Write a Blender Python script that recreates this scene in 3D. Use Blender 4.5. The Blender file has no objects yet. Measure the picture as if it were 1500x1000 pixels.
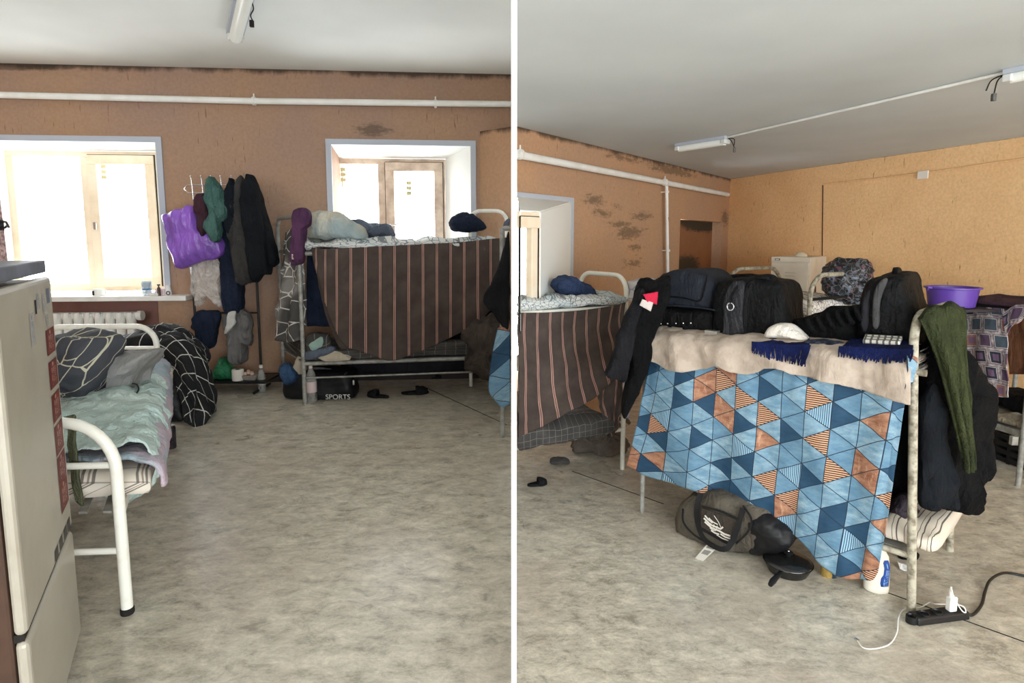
import bpy, bmesh, math, random
from mathutils import Vector, Matrix, noise
random.seed(7)
C = bpy.context.scene.collection
# ------------------------------------------------------------------ camera, sky, exposure
FOC, CX, CY = 850.0, 750.0, 445.0
PITCH = math.atan(95.0/850.0)
CAM = Vector((0, 0, 1.35))
cd = bpy.data.cameras.new('camera'); cam = bpy.data.objects.new('camera', cd); C.objects.link(cam)
cam.location = CAM; cam.rotation_euler = (math.pi/2-PITCH, 0, 0)
cd.sensor_fit = 'HORIZONTAL'; cd.sensor_width = 36; cd.lens = 36*FOC/1500; cd.shift_y = -(500-CY)/1500
cd.clip_start = .05; cd.clip_end = 200
bpy.context.scene.camera = cam
sc = bpy.context.scene
sc.view_settings.view_transform = 'Standard'; sc.view_settings.look = 'None'
sc.view_settings.gamma = 1; sc.view_settings.use_curve_mapping = False
sc.view_settings.exposure = 1.15
w = bpy.data.worlds.new('overcast_sky'); sc.world = w; w.use_nodes = True
bg = w.node_tree.nodes['Background']; bg.inputs[0].default_value = (.9, .96, 1, 1); bg.inputs[1].default_value = 7
sc.cycles.max_bounces = 10; sc.cycles.diffuse_bounces = 6; sc.cycles.transparent_max_bounces = 16
sc.cycles.sample_clamp_indirect = 8

def ray(px, py):
    cx = (px-CX)/FOC; cy = (CY-py)/FOC; s, c = math.sin(PITCH), math.cos(PITCH)
    return Vector((cx, cy*s+c, cy*c-s))
def P(px, py, D):
    r = ray(px, py); return CAM + r*(D/r.y)
def PZ(px, py, z):
    r = ray(px, py); return CAM + r*((z-CAM.z)/r.z)
def PW(px, py, pl, off=0.0):            # pl = (point, normal pointing to the viewer's side)
    r = ray(px, py); p0 = pl[0] + pl[1]*off
    return CAM + r*((p0-CAM).dot(pl[1])/r.dot(pl[1]))
def plane(A, B):                        # vertical plane through A and B, normal towards the viewer
    d = (B-A); d.z = 0; n = Vector((d.y, -d.x, 0)).normalized()
    if (CAM-A).dot(n) < 0: n = -n
    return (A.copy(), n)
def front(D): return (Vector((0, D, 0)), Vector((0, -1, 0)))

def portal(name, c, sx, sy, d):
    l = bpy.data.lights.new(name, 'AREA'); l.shape = 'RECTANGLE'; l.size = sx; l.size_y = sy
    l.cycles.is_portal = True
    o = bpy.data.objects.new(name, l); C.objects.link(o); o.location = c
    o.rotation_euler = Vector(d).to_track_quat('-Z', 'Z').to_euler(); return o

# ------------------------------------------------------------------ node helper
def lin(c):
    f = lambda v: (v/255/12.92) if v/255 <= .04045 else ((v/255+.055)/1.055)**2.4
    return (f(c[0]), f(c[1]), f(c[2]), 1)
class S:
    def __init__(s, g, k): s.g, s.k = g, k
    def _m(s, op, o=None, o2=None):
        n = s.g.t.nodes.new('ShaderNodeMath'); n.operation = op
        for i, v in enumerate((s, o, o2)):
            if v is None: continue
            if isinstance(v, S): s.g.t.links.new(v.k, n.inputs[i])
            else: n.inputs[i].default_value = v
        return S(s.g, n.outputs[0])
    def __add__(s, o): return s._m('ADD', o)
    def __radd__(s, o): return s._m('ADD', o)
    def __sub__(s, o): return s._m('SUBTRACT', o)
    def __mul__(s, o): return s._m('MULTIPLY', o)
    def __rmul__(s, o): return s._m('MULTIPLY', o)
    def __truediv__(s, o): return s._m('DIVIDE', o)
    def rsub(s, a):
        return (s*-1.0)+a
    def floor(s): return s._m('FLOOR')
    def frac(s): return s._m('FRACT')
    def abs(s): return s._m('ABSOLUTE')
    def lt(s, o): return s._m('LESS_THAN', o)
    def gt(s, o): return s._m('GREATER_THAN', o)
    def min(s, o): return s._m('MINIMUM', o)
    def max(s, o): return s._m('MAXIMUM', o)
    def pw(s, o): return s._m('POWER', o)
class G:
    def __init__(s, name):
        s.m = bpy.data.materials.new(name); s.m.use_nodes = True; s.t = s.m.node_tree
        s.b = s.t.nodes['Principled BSDF']; s.out = s.t.nodes['Material Output']
        s.b.inputs['Roughness'].default_value = .8
        s.b.inputs['Specular IOR Level'].default_value = .3
    def set(s, sock, v):
        i = s.b.inputs[sock] if isinstance(sock, str) else sock
        if isinstance(v, S): s.t.links.new(v.k, i)
        elif isinstance(v, tuple) and len(v) == 3: i.default_value = lin(v)
        else: i.default_value = v
    def coord(s, kind='UV'):
        if kind == 'World':
            n = s.t.nodes.new('ShaderNodeNewGeometry'); return S(s, n.outputs['Position'])
        n = s.t.nodes.new('ShaderNodeTexCoord'); return S(s, n.outputs[kind])
    def xyz(s, v):
        n = s.t.nodes.new('ShaderNodeSeparateXYZ'); s.t.links.new(v.k, n.inputs[0])
        return [S(s, n.outputs[i]) for i in range(3)]
    def vec(s, x, y, z=0.0):
        n = s.t.nodes.new('ShaderNodeCombineXYZ')
        for i, v in enumerate((x, y, z)): s.set(n.inputs[i], v)
        return S(s, n.outputs[0])
    def scale(s, v, sc):
        n = s.t.nodes.new('ShaderNodeMapping'); s.t.links.new(v.k, n.inputs[0]); n.inputs['Scale'].default_value = sc
        return S(s, n.outputs[0])
    def noise(s, v, sc=5, det=4, rough=.55, dist=0.0):
        n = s.t.nodes.new('ShaderNodeTexNoise'); s.t.links.new(v.k, n.inputs['Vector'])
        n.inputs['Scale'].default_value = sc; n.inputs['Detail'].default_value = det
        n.inputs['Roughness'].default_value = rough; n.inputs['Distortion'].default_value = dist
        return S(s, n.outputs[0])
    def white(s, v):
        n = s.t.nodes.new('ShaderNodeTexWhiteNoise'); n.noise_dimensions = '3D'; s.t.links.new(v.k, n.inputs['Vector'])
        return S(s, n.outputs['Value'])
    def voro(s, v, sc, feat='DISTANCE_TO_EDGE', out='Distance'):
        n = s.t.nodes.new('ShaderNodeTexVoronoi'); n.feature = feat; s.t.links.new(v.k, n.inputs['Vector'])
        n.inputs['Scale'].default_value = sc; return S(s, n.outputs[out])
    def ramp(s, v, stops, const=False):
        n = s.t.nodes.new('ShaderNodeValToRGB'); s.t.links.new(v.k, n.inputs[0]); r = n.color_ramp
        if const: r.interpolation = 'CONSTANT'
        while len(r.elements) < len(stops): r.elements.new(.5)
        for e, (p, c) in zip(r.elements, stops): e.position = p
        for e, (p, c) in zip(r.elements, stops):
            e.color = lin(c) if len(c) == 3 and max(c) > 1.01 else (*c, 1)
        return S(s, n.outputs[0])
    def step(s, v, a, b): return s.ramp(v, [(a, (0, 0, 0)), (b, (1, 1, 1))])
    def mix(s, f, a, b):
        n = s.t.nodes.new('ShaderNodeMix'); n.data_type = 'RGBA'
        s.set(n.inputs[0], f); s.set(n.inputs[6], a); s.set(n.inputs[7], b); return S(s, n.outputs[2])
    def bump(s, h, strength=.3, dist=.01):
        n = s.t.nodes.new('ShaderNodeBump'); s.t.links.new(h.k, n.inputs['Height'])
        n.inputs['Strength'].default_value = strength; n.inputs['Distance'].default_value = dist
        s.t.links.new(n.outputs[0], s.b.inputs['Normal'])
_mc = {}
def mat(name, col, rough=.75, metal=0.0, col2=None, vs=6, lo=.4, hi=.65, bump=0.0, bs=40, spec=.3, coat=0.0):
    if name in _mc: return _mc[name]
    g = G(name); v = g.coord('Object')
    if col2: g.set('Base Color', g.mix(g.step(g.noise(v, vs, 5), lo, hi), col, col2))
    else: g.set('Base Color', col)
    g.set('Roughness', rough); g.set('Metallic', metal); g.set('Specular IOR Level', spec); g.set('Coat Weight', coat)
    if bump: g.bump(g.noise(v, bs, 3), bump, .004)
    _mc[name] = g.m; return g.m
def cloth(name, col, col2=None, cr=14, cb=.5, rough=.9, vs=5):
    """plain crumpled fabric"""
    if name in _mc: return _mc[name]
    g = G(name); v = g.coord('Object')
    g.set('Base Color', g.mix(g.step(g.noise(v, vs, 4), .4, .62), col, col2) if col2 else col)
    g.set('Roughness', rough); g.set('Specular IOR Level', .12)
    g.bump(g.noise(g.scale(v, (1, 1, .3)), cr*.8, 5, .55, 1.1)*1.6+g.noise(v, cr*2.3, 4, .6, .5)*.5, min(1, cb), .045)
    _mc[name] = g.m; return g.m

# ------------------------------------------------------------------ mesh helpers
def link(name, me, mats, parent=None, smooth=True, bevel=0, seg=2):
    vs = me.vertices
    xs = [v.co.x for v in vs]; ys = [v.co.y for v in vs]; zs = [v.co.z for v in vs]
    o0 = Vector(((min(xs)+max(xs))/2, (min(ys)+max(ys))/2, min(zs)))
    for v in vs: v.co -= o0
    o = bpy.data.objects.new(name, me); C.objects.link(o)
    if not isinstance(mats, (list, tuple)): mats = [mats]
    for m in mats: me.materials.append(m)
    if smooth:
        for p in me.polygons: p.use_smooth = True
    if parent is not None:
        o.parent = parent; o.location = o0 - abs_loc(parent)
    else: o.location = o0
    if bevel:
        b = o.modifiers.new('bevel', 'BEVEL'); b.width = bevel; b.segments = seg; b.limit_method = 'ANGLE'; b.angle_limit = .6
    return o
def abs_loc(o):
    l = Vector(o.location)
    while o.parent is not None: o = o.parent; l += Vector(o.location)
    return l
def tag(o, label, cat, group=None, kind=None):
    if label: o['label'] = label
    if cat: o['category'] = cat
    if group: o['group'] = group
    if kind: o['kind'] = kind
    return o
def thing(name, label, cat, loc, group=None):
    o = bpy.data.objects.new(name, None); C.objects.link(o); o.location = loc; o.empty_display_size = .1
    return tag(o, label, cat, group)
def mesh(name, vs, fs, uv=None):
    me = bpy.data.meshes.new(name); me.from_pydata([tuple(v) for v in vs], [], fs)
    if uv:
        l = me.uv_layers.new(name='UVMap')
        for p in me.polygons:
            for li in p.loop_indices: l.data[li].uv = uv[me.loops[li].vertex_index]
    me.update(); return me
class MB:
    def __init__(s): s.v, s.f = [], []
    def add(s, vs, fs):
        n = len(s.v); s.v += [Vector(v) for v in vs]; s.f += [tuple(n+i for i in f) for f in fs]; return s
    def hexa(s, b, t):       # bottom 4 and top 4, same winding
        return s.add(list(b)+list(t), [(3, 2, 1, 0), (4, 5, 6, 7), (0, 1, 5, 4), (1, 2, 6, 5), (2, 3, 7, 6), (3, 0, 4, 7)])
    def box(s, c, d, rz=0.0, M=None):
        h = Vector(d)/2; R = Matrix.Rotation(rz, 3, 'Z') if M is None else M; c = Vector(c)
        q = [(-1, -1), (1, -1), (1, 1), (-1, 1)]
        return s.hexa([c+R@Vector((x*h.x, y*h.y, -h.z)) for x, y in q], [c+R@Vector((x*h.x, y*h.y, h.z)) for x, y in q])
    def prism(s, poly, n):   # polygon of Vectors extruded by vector n
        k = len(poly); vs = list(poly)+[p+n for p in poly]
        return s.add(vs, [tuple(range(k))[::-1], tuple(range(k, 2*k))]+[(i, (i+1) % k, k+(i+1) % k, k+i) for i in range(k)])
    def tube(s, pts, r, res=10, cap=True):
        pts = [Vector(p) for p in pts]; n = len(pts); rr = r if isinstance(r, (list, tuple)) else [r]*n
        t0 = (pts[1]-pts[0]).normalized(); a = t0.orthogonal().normalized(); vs = []
        for i, p in enumerate(pts):
            t = (pts[min(i+1, n-1)]-pts[max(i-1, 0)]).normalized()
            a = (a - t*a.dot(t)).normalized(); b = t.cross(a)
            vs += [p + (a*math.cos(2*math.pi*k/res)+b*math.sin(2*math.pi*k/res))*rr[i] for k in range(res)]
        fs = [(i*res+k, i*res+(k+1) % res, (i+1)*res+(k+1) % res, (i+1)*res+k) for i in range(n-1) for k in range(res)]
        if cap: fs += [tuple(range(res))[::-1], tuple((n-1)*res+k for k in range(res))]
        return s.add(vs, fs)
    def lathe(s, c, prof, res=28, M=None, sq=1.0):
        c = Vector(c); vs = []; M = M or Matrix.Identity(3)
        for r, z in prof:
            vs += [c + M@Vector((r*math.cos(2*math.pi*k/res), r*math.sin(2*math.pi*k/res)*sq, z)) for k in range(res)]
        n = len(prof)
        fs = [(i*res+k, i*res+(k+1) % res, (i+1)*res+(k+1) % res, (i+1)*res+k) for i in range(n-1) for k in range(res)]
        fs += [tuple(range(res))[::-1], tuple((n-1)*res+k for k in range(res))]
        return s.add(vs, fs)
    def done(s, name, m, parent=None, smooth=False, bevel=0, seg=2):
        me = mesh(name, s.v, s.f); me.validate()
        bmm = bmesh.new(); bmm.from_mesh(me); bmesh.ops.recalc_face_normals(bmm, faces=bmm.faces); bmm.to_mesh(me); bmm.free()
        o = link(name, me, m, parent, smooth, bevel, seg)
        if smooth: auto(o)
        return o
def auto(o, a=.9):
    me = o.data
    bm = bmesh.new(); bm.from_mesh(me)
    for e in bm.edges:
        if len(e.link_faces) == 2 and e.link_faces[0].normal.length and e.calc_face_angle(0) > a: e.smooth = False
    bm.to_mesh(me); bm.free()
def cr(p0, p1, p2, p3, t):
    return .5*((2*p1)+(p2-p0)*t+(2*p0-5*p1+4*p2-p3)*t*t+(3*p1-p0-3*p2+p3)*t**3)
def smooth_line(pts, n):
    pts = [Vector(p) for p in pts]; m = len(pts)-1; out = []
    for i in range(n+1):
        s = i/n*m; k = min(int(s), m-1); t = s-k
        g = lambda j: pts[j] if 0 <= j <= m else (pts[0]*2-pts[1] if j < 0 else pts[m]*2-pts[m-1])
        out.append(cr(g(k-1), g(k), g(k+1), g(k+2), t))
    return out
def fbm(p, o=3):
    return noise.fractal(p, .9, 2.1, o)
def sheet(name, rows, m, parent=None, nu=60, nv=40, thick=.006, wr=(.01, 6, 6), seed=0, uvrot=0.0, fold=None, uvoff=(0, 0), edge=0.0):
    """cloth surface through a net of control points; wr = (amplitude, waves per metre along, down)"""
    R = [smooth_line(r, nu) for r in rows]
    cols = [smooth_line([R[j][i] for j in range(len(R))], nv) for i in range(nu+1)]
    gr = [[cols[i][j] for i in range(nu+1)] for j in range(nv+1)]
    U = [0.0]; mid = gr[nv//3]
    for i in range(nu): U.append(U[-1]+(mid[i+1]-mid[i]).length)
    vs, uv, fs = [], [], []
    Vc = [0.0]*(nu+1)
    for j in range(nv+1):
        for i in range(nu+1):
            if j: Vc[i] += (gr[j][i]-gr[j-1][i]).length
            a = gr[j][min(i+1, nu)]-gr[j][max(i-1, 0)]; b = gr[min(j+1, nv)][i]-gr[max(j-1, 0)][i]
            n = a.cross(b)
            n = n.normalized() if n.length > 1e-9 else Vector((0, -1, 0))
            d = wr[0]*fbm(Vector((U[i]*wr[1]+seed*3.1, Vc[i]*wr[2], seed*1.7)))*1.3
            if fold: d += fold[0]*math.sin(U[i]*fold[1]+2.2*fbm(Vector((U[i]*2, Vc[i]*1.5, seed))))*max(0, min(1, fold[2]+Vc[i]*fold[3]))
            p = gr[j][i] + n*d
            if edge and j == nv: p = p + Vector((0, 0, edge*fbm(Vector((U[i]*9, seed, 0)))))
            vs.append(p); c, s_ = math.cos(uvrot), math.sin(uvrot)
            uv.append((U[i]*c-Vc[i]*s_+uvoff[0], U[i]*s_+Vc[i]*c+uvoff[1]))
    w_ = nu+1
    fs = [(j*w_+i, j*w_+i+1, (j+1)*w_+i+1, (j+1)*w_+i) for j in range(nv) for i in range(nu)]
    o = link(name, mesh(name, vs, fs, uv), m, parent)
    if thick:
        s = o.modifiers.new('thickness', 'SOLIDIFY'); s.thickness = thick; s.offset = 0
    return o
def psheet(name, rows, pl, m, parent=None, **k):
    return sheet(name, [[PW(*(q[:2]), pl, q[2] if len(q) > 2 else 0) for q in r] for r in rows], m, parent, **k)
def blob(name, px, pl, thick, m, parent=None, e=.6, wr=(.012, 9), seed=0, N=84, K=26, off=0.0, cen=None, zmin=None, uvs=1.0, straight=False, lean=0.0, vf=None):
    """solid body: outline seen on plane pl, with depth thick; e small = boxy, 1 = round"""
    pts = [PW(x, y, pl, off) for x, y in px]
    n = pl[1]; L = len(pts); ol = []
    for i in range(N):
        s = i/N*L; k = int(s); t = s-k
        if straight: ol.append(pts[k % L].lerp(pts[(k+1) % L], t))
        else: ol.append(cr(pts[(k-1) % L], pts[k % L], pts[(k+1) % L], pts[(k+2) % L], t))
    c = PW(cen[0], cen[1], pl, off) if cen else sum(ol, Vector())/N
    ax = Vector((-n.y, n.x, 0)); vs, uv = [], []
    for k in range(K+1):
        a = math.pi*k/K; rf = max(1e-3, abs(math.sin(a)))**e; df = math.copysign(abs(math.cos(a))**e, math.cos(a))
        for q in ol:
            p = c+(q-c)*rf+n*(thick/2*df)+n*(lean*(q.z-c.z)*rf)
            vs.append(p)
    out = []
    for i, p in enumerate(vs):
        s = Vector((p.x*wr[1]+seed*7, p.y*wr[1], p.z*wr[1]))
        k = i//N; q = ol[i % N]-c
        dirv = (q.normalized()*math.sin(math.pi*k/K)+n*math.cos(math.pi*k/K))
        p2 = p+dirv*(wr[0]*fbm(s, 4)*1.2)
        if vf:
            h_ = p.dot(ax); ph = vf[1]*h_+2.6*fbm(Vector((h_*4, seed, p.z*2.2)))+vf[2]*p.z
            p2 = p2+n*(vf[0]*(1-abs(math.sin(ph)))*math.sin(math.pi*k/K)*math.copysign(1, math.cos(math.pi*k/K)))
        if zmin is not None and p2.z < zmin: p2.z = zmin+.002*(i % 3)
        out.append(p2); uv.append((p.dot(ax)*uvs+seed*.13, p.z*uvs+p.dot(n)*.7*uvs))
    fs = [(k*N+i, k*N+(i+1) % N, (k+1)*N+(i+1) % N, (k+1)*N+i) for k in range(K) for i in range(N)]
    fs += [tuple(range(N))[::-1], tuple(K*N+i for i in range(N))]
    me = mesh(name, out, fs, uv)
    bmm = bmesh.new(); bmm.from_mesh(me); bmesh.ops.recalc_face_normals(bmm, faces=bmm.faces); bmm.to_mesh(me); bmm.free()
    return link(name, me, m, parent)
def ptube(name, px, pl, r, m, parent=None, n=24, res=10):
    pts = [PW(q[0], q[1], pl, q[2] if len(q) > 2 else 0) for q in px]
    return MB().tube(smooth_line(pts, n) if n else pts, r, res).done(name, m, parent, True)
def text(name, s, loc, size, m, parent, yaw=0.0, rot=None, ext=.0008):
    cu = bpy.data.curves.new(name, 'FONT'); cu.body = s; cu.size = size; cu.extrude = ext; cu.align_x = 'CENTER'; cu.align_y = 'CENTER'
    cu.materials.append(m); o = bpy.data.objects.new(name, cu); C.objects.link(o)
    o.rotation_euler = rot or (math.pi/2, 0, yaw); o.parent = parent; o.location = Vector(loc)-abs_loc(parent); return o
def arch(A, B, top, rad, dropA=None, n=8):
    """points of a tube arch that stands on A and B"""
    u = (B-A); u.z = 0; L = u.length; u.normalize(); Z = Vector((0, 0, 1)); pts = [A.copy()]
    for k in range(n+1):
        a = math.pi/2*k/n; pts.append(Vector((A.x, A.y, top-rad))+u*(rad*(1-math.cos(a)))+Z*(rad*math.sin(a)))
    for k in range(n+1):
        a = math.pi/2*(1-k/n); pts.append(Vector((B.x, B.y, top-rad))-u*(rad*(1-math.cos(a)))+Z*(rad*math.sin(a)))
    pts.append(B.copy()); return pts
# ------------------------------------------------------------------ materials of the setting
def plaster(name, base, base2, molds, zc, ceil_w=.09, scratch=.5, cap=.55):
    g = G(name); p = g.coord('World'); x, y, z = g.xyz(p)
    big = g.noise(p, 1.1, 3); fine = g.noise(p, 38, 4)
    col = g.mix(g.step(big, .35, .7), base, base2)
    col = g.mix(g.step(fine, .35, .75)*.22, col, (110, 72, 48))
    sv = g.scale(p, (46, 46, 7)); sc_ = g.noise(sv, 1, 3, .5)
    patch = g.step(g.noise(p, 1.7, 2), .42, .6)
    lines = g.step(sc_, .66, .72)*patch
    col = g.mix(lines*scratch, col, (80, 52, 34))
    # mould blooms: each has its own centre, reach and strength
    mold = None
    for (c, rx, rz, k) in molds:
        dx = (x-c.x)/rx; dy = (y-c.y)/rx; dz = (z-c.z)/rz
        d = (dx*dx+dy*dy+dz*dz).pw(.5)
        b = (d.rsub(1.0)).max(0.0)*k
        mold = b if mold is None else mold.max(b)
    if mold is not None:
        sp = g.noise(g.scale(p, (7, 7, 26)), 1, 8, .8)
        col = g.mix(((mold*1.1+sp)-.765)._m('MULTIPLY', 4.0).max(0.0).min(cap), col, (52, 50, 40))
    # soot line under the ceiling
    top = g.noise(g.scale(p, (5, 5, 1)), 1, 5, .7)
    dz = (z.rsub(zc))/ceil_w
    soot = ((top*1.7-.3)-dz).max(0.0)._m('MULTIPLY', 1.8).min(.85)
    col = g.mix(soot, col, (50, 38, 30))
    g.set('Base Color', col); g.set('Roughness', .8)
    g.bump(g.noise(p, 60, 3)*.4+g.step(sc_, .6, .75).rsub(1.0)*patch*.8, .45, .006)
    return g.m
def ceiling_mat(name, c1=(232, 235, 232), c2=(218, 221, 218)):
    g = G(name); p = g.coord('World')
    c = g.mix(g.step(g.noise(p, .8, 3), .35, .7), c1, c2)
    g.set('Base Color', c); g.set('Roughness', .85); g.bump(g.noise(p, 30, 4), .15, .004); return g.m
def lino(name):
    g = G(name); p = g.coord('World')
    a = g.noise(g.scale(p, (8, 13, 1)), 1, 10, .82, .3); b = g.noise(p, 1.1, 4, .6); c = g.noise(g.scale(p, (22, 40, 1)), 1, 5, .75, .3)
    k = g.ramp(a, [(.38, (142, 136, 122)), (.47, (180, 174, 158)), (.53, (194, 188, 172)), (.63, (218, 210, 192))])
    k = g.mix(g.step(b, .48, .66)*.4, k, (176, 160, 144))
    k = g.mix(g.step(c, .56, .68)*.4, k, (140, 138, 126)); k = g.mix(g.step(c.rsub(1.0), .58, .7)*.4, k, (222, 217, 203))
    g.set('Base Color', k); g.set('Roughness', g.step(g.noise(p, 2, 4), .3, .8)*.12+.26)
    g.set('Specular IOR Level', .85); g.bump(g.noise(p, 9, 3), .06, .01); return g.m
M_white = mat('white_paint', (232, 232, 228), .45, col2=(220, 219, 212), vs=6)
M_trim = mat('grey_white_trim', (176, 182, 192), .5)
M_reveal = mat('white_reveal_board', (236, 238, 234), .5)
M_wood = mat('birch_window_wood', (240, 224, 200), .5, col2=(226, 206, 176), vs=5, lo=.45, hi=.75)
M_woodd = mat('worn_window_wood', (222, 202, 182), .6, col2=(186, 162, 142), vs=7)
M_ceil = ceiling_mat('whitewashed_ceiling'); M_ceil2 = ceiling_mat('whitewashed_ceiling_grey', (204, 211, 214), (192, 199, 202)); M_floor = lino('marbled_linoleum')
M_gap = mat('dark_gap', (30, 27, 25), .9)
M_steelw = mat('white_enamel_tube', (226, 225, 214), .3, col2=(208, 204, 190), vs=16, lo=.5, hi=.8, spec=.5)
M_steelg = mat('grey_enamel_tube', (150, 150, 144), .4, col2=(118, 116, 108), vs=20, spec=.5)
M_rust = mat('worn_grey_tube', (176, 170, 152), .5, col2=(108, 100, 84), vs=24, lo=.42, hi=.66)
M_black = mat('black_plastic', (24, 24, 25), .4)
M_blackc = cloth('black_cloth', (22, 22, 24), (32, 31, 32))
M_silver = mat('chrome', (200, 200, 200), .25, .9)
def glassm(name='window_glass'):
    g = G(name); t = g.t; tr = t.nodes.new('ShaderNodeBsdfTransparent'); gl = t.nodes.new('ShaderNodeBsdfGlossy')
    gl.inputs['Roughness'].default_value = .05; mx = t.nodes.new('ShaderNodeMixShader'); mx.inputs[0].default_value = .05
    t.links.new(tr.outputs[0], mx.inputs[1]); t.links.new(gl.outputs[0], mx.inputs[2]); t.links.new(mx.outputs[0], g.out.inputs[0]); return g.m
M_glass = glassm()
def film(name, col, a, rough=.2):
    """thin translucent plastic"""
    g = G(name); v = g.coord('Object'); n = g.noise(v, 12, 5, .6, 1.5)
    g.set('Base Color', col); g.set('Roughness', rough); g.set('Alpha', g.step(n, .3, .7)*(1-a)*.6+a); g.set('Specular IOR Level', .6)
    g.bump(g.noise(v, 16, 4, .6, 1.2), .9, .03); return g.m
def struct(o): o['kind'] = 'structure'; return o

# ------------------------------------------------------------------ room shells
ZL, ZR, CL, CR = 0.0, -.65, 2.87, 2.35          # floor and ceiling heights of the two rooms
def ratio(px, py): r = ray(px, py); return r.z/r.y
LA = P(0, 90, 5.25); LB = P(757, 110, 5.6)
dL = (LB-LA); dL.z = 0; LA = Vector((LA.x, LA.y, 0)) - dL*.12; LB = Vector((0.012, 0, 0))+Vector((0, (LA+dL*((0.012-LA.x)/dL.x)).y, 0))
PL = plane(LA, LB)
RC = PZ(1070, 262, CR); R0 = PZ(757, 185, CR); RE = PZ(1500, 200, CR)
dR = RC-R0; R0 = R0+dR*((.03-R0.x)/dR.x)
for v in (RC, R0, RE): v.z = 0
d2 = RE-RC; RD = RC+d2*((-3.0-RC.y)/d2.y)
P1 = plane(R0, RC); P2 = plane(RC, RD)
def wall(name, A, B, z0, z1, pl, holes, thick, m):
    A, B = Vector((A.x, A.y, 0)), Vector((B.x, B.y, 0)); u = (B-A).normalized(); L = (B-A).length; n = -pl[1]*thick
    hs = []
    for (x0, y0, x1, y1) in holes:
        a = PW(x0, (y0+y1)/2, pl); b = PW(x1, (y0+y1)/2, pl); xm = (x0+x1)/2
        t = PW(xm, y0, pl).z; o = PW(xm, y1, pl).z
        hs.append((max(0, (a-A).dot(u)), min(L, (b-A).dot(u)), max(z0, o), t))
    ss = sorted({0, L, *[h[0] for h in hs], *[h[1] for h in hs]}); zz = sorted({z0, z1, *[h[2] for h in hs], *[h[3] for h in hs]})
    mb = MB()
    for i in range(len(ss)-1):
        for j in range(len(zz)-1):
            sm, zm = (ss[i]+ss[i+1])/2, (zz[j]+zz[j+1])/2
            if any(h[0] < sm < h[1] and h[2] < zm < h[3] for h in hs): continue
            q = [A+u*ss[i], A+u*ss[i+1]]; q = [q[0], q[1], q[1]+n, q[0]+n]
            mb.hexa([p+Vector((0, 0, zz[j])) for p in q], [p+Vector((0, 0, zz[j+1])) for p in q])
    return struct(mb.done(name, m)), hs, u
moldL = [(PW(545, 190, PL), .35, .12, .5), (PW(740, 215, PL), .3, .3, .6), (PW(300, 262, PL), .25, .2, .2), (PW(405, 330, PL), .4, .3, .22), (PW(20, 93, PL), .9, .08, .9)]
moldR = [(PW(870, 294, P1), .55, .16, .42), (PW(884, 312, P1), .6, .14, .4), (PW(905, 303, P1), .6, .12, .3), (PW(940, 316, P1), .8, .13, .42), (PW(908, 328, P1), .7, .1, .42), (PW(922, 342, P1), .75, .17, .48), (PW(932, 362, P1), .6, .12, .4), (PW(930, 385, P1), .8, .2, .36), (PW(945, 335, P1), .5, .1, .3), (PW(985, 250, P1), 1.8, .13, .5), (PW(915, 232, P1), 1.2, .1, .4), (PW(1062, 320, P1), .4, .3, .5)]
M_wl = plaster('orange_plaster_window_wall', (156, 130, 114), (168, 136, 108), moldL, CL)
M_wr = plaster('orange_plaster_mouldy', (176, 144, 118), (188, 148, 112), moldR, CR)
M_w2 = plaster('orange_plaster_clean', (242, 202, 150), (234, 190, 138), [(PW(1420, 350, P2), .6, .5, .12)], CR, .01, .75)
M_mold = plaster('black_mouldy_recess', (150, 104, 70), (130, 90, 64), [(PW(1030, 318, P1, -.16), 1.6, .32, 1.3), (PW(1020, 392, P1), .9, .3, .9)], CR, cap=.92)
# openings, in the photograph's frame
W1 = (-60, 207, 236, 434); N1 = (-60, 440, 240, 700); W2 = (489, 213, 690, 430)
wall('wall_back', LA, LB, ZL, CL, PL, [W1, N1, W2], .5, M_wl)
W3 = (700, 296, 834, 560); N2 = (995, 323, 1056, 420)
wall('wall_window', R0, RC, ZR, CR, P1, [(757, 290, 834, 560), N2], .5, M_wr)
wall('wall_right', RC, RD, ZR, CR, P2, [], .25, M_w2)
Zv = lambda z: Vector((0, 0, z))
# recesses
a, b = PW(N2[0]-4, 360, P1, -.16), PW(1069, 360, P1, -.16)
t, bt = PW(1020, 318, P1).z+.1, PW(1020, 440, P1).z-.1
q = [Vector((v.x, v.y, bt)) for v in (a, b)]; q += [q[1]-P1[1]*.05, q[0]-P1[1]*.05]
struct(MB().hexa(q, [Vector((v.x, v.y, t)) for v in q]).done('wall_recess', M_mold))
a, b = PW(-80, 500, PL, -.13), PW(248, 500, PL, -.13)
q = [Vector((v.x, v.y, 0)) for v in (a, b)]; q += [q[1]-PL[1]*.05, q[0]-PL[1]*.05]
struct(MB().hexa(q, [Vector((v.x, v.y, .77)) for v in q]).done('wall_niche', mat('niche_plaster', (132, 96, 88), .85, col2=(120, 84, 74), vs=3, bump=.3, bs=60)))
XL = LA.x
def slab(name, x0, x1, y0, y1, z0, z1, m): return struct(MB().box(((x0+x1)/2, (y0+y1)/2, (z0+z1)/2), (x1-x0, y1-y0, z1-z0)).done(name, m))
YB = -3.0
slab('wall_left', XL-.2, XL, YB, LA.y+.3, ZL, CL, M_wl)
def poly_slab(name, pts, z0, z1, m):
    return struct(MB().prism([Vector((p[0], p[1], z0)) for p in pts], Vector((0, 0, z1-z0))).done(name, m))
yl0, yl1 = LA.y, LB.y
poly_slab('floor', [(XL-.2, YB), (0, YB), (0.012, yl1+.4), (XL-.2, yl0+.4)], ZL-.15, ZL, M_floor)
poly_slab('ceiling', [(XL-.2, YB), (0, YB), (0.012, yl1+.5), (XL-.2, yl0+.5)], CL, CL+.15, M_ceil)
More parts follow.
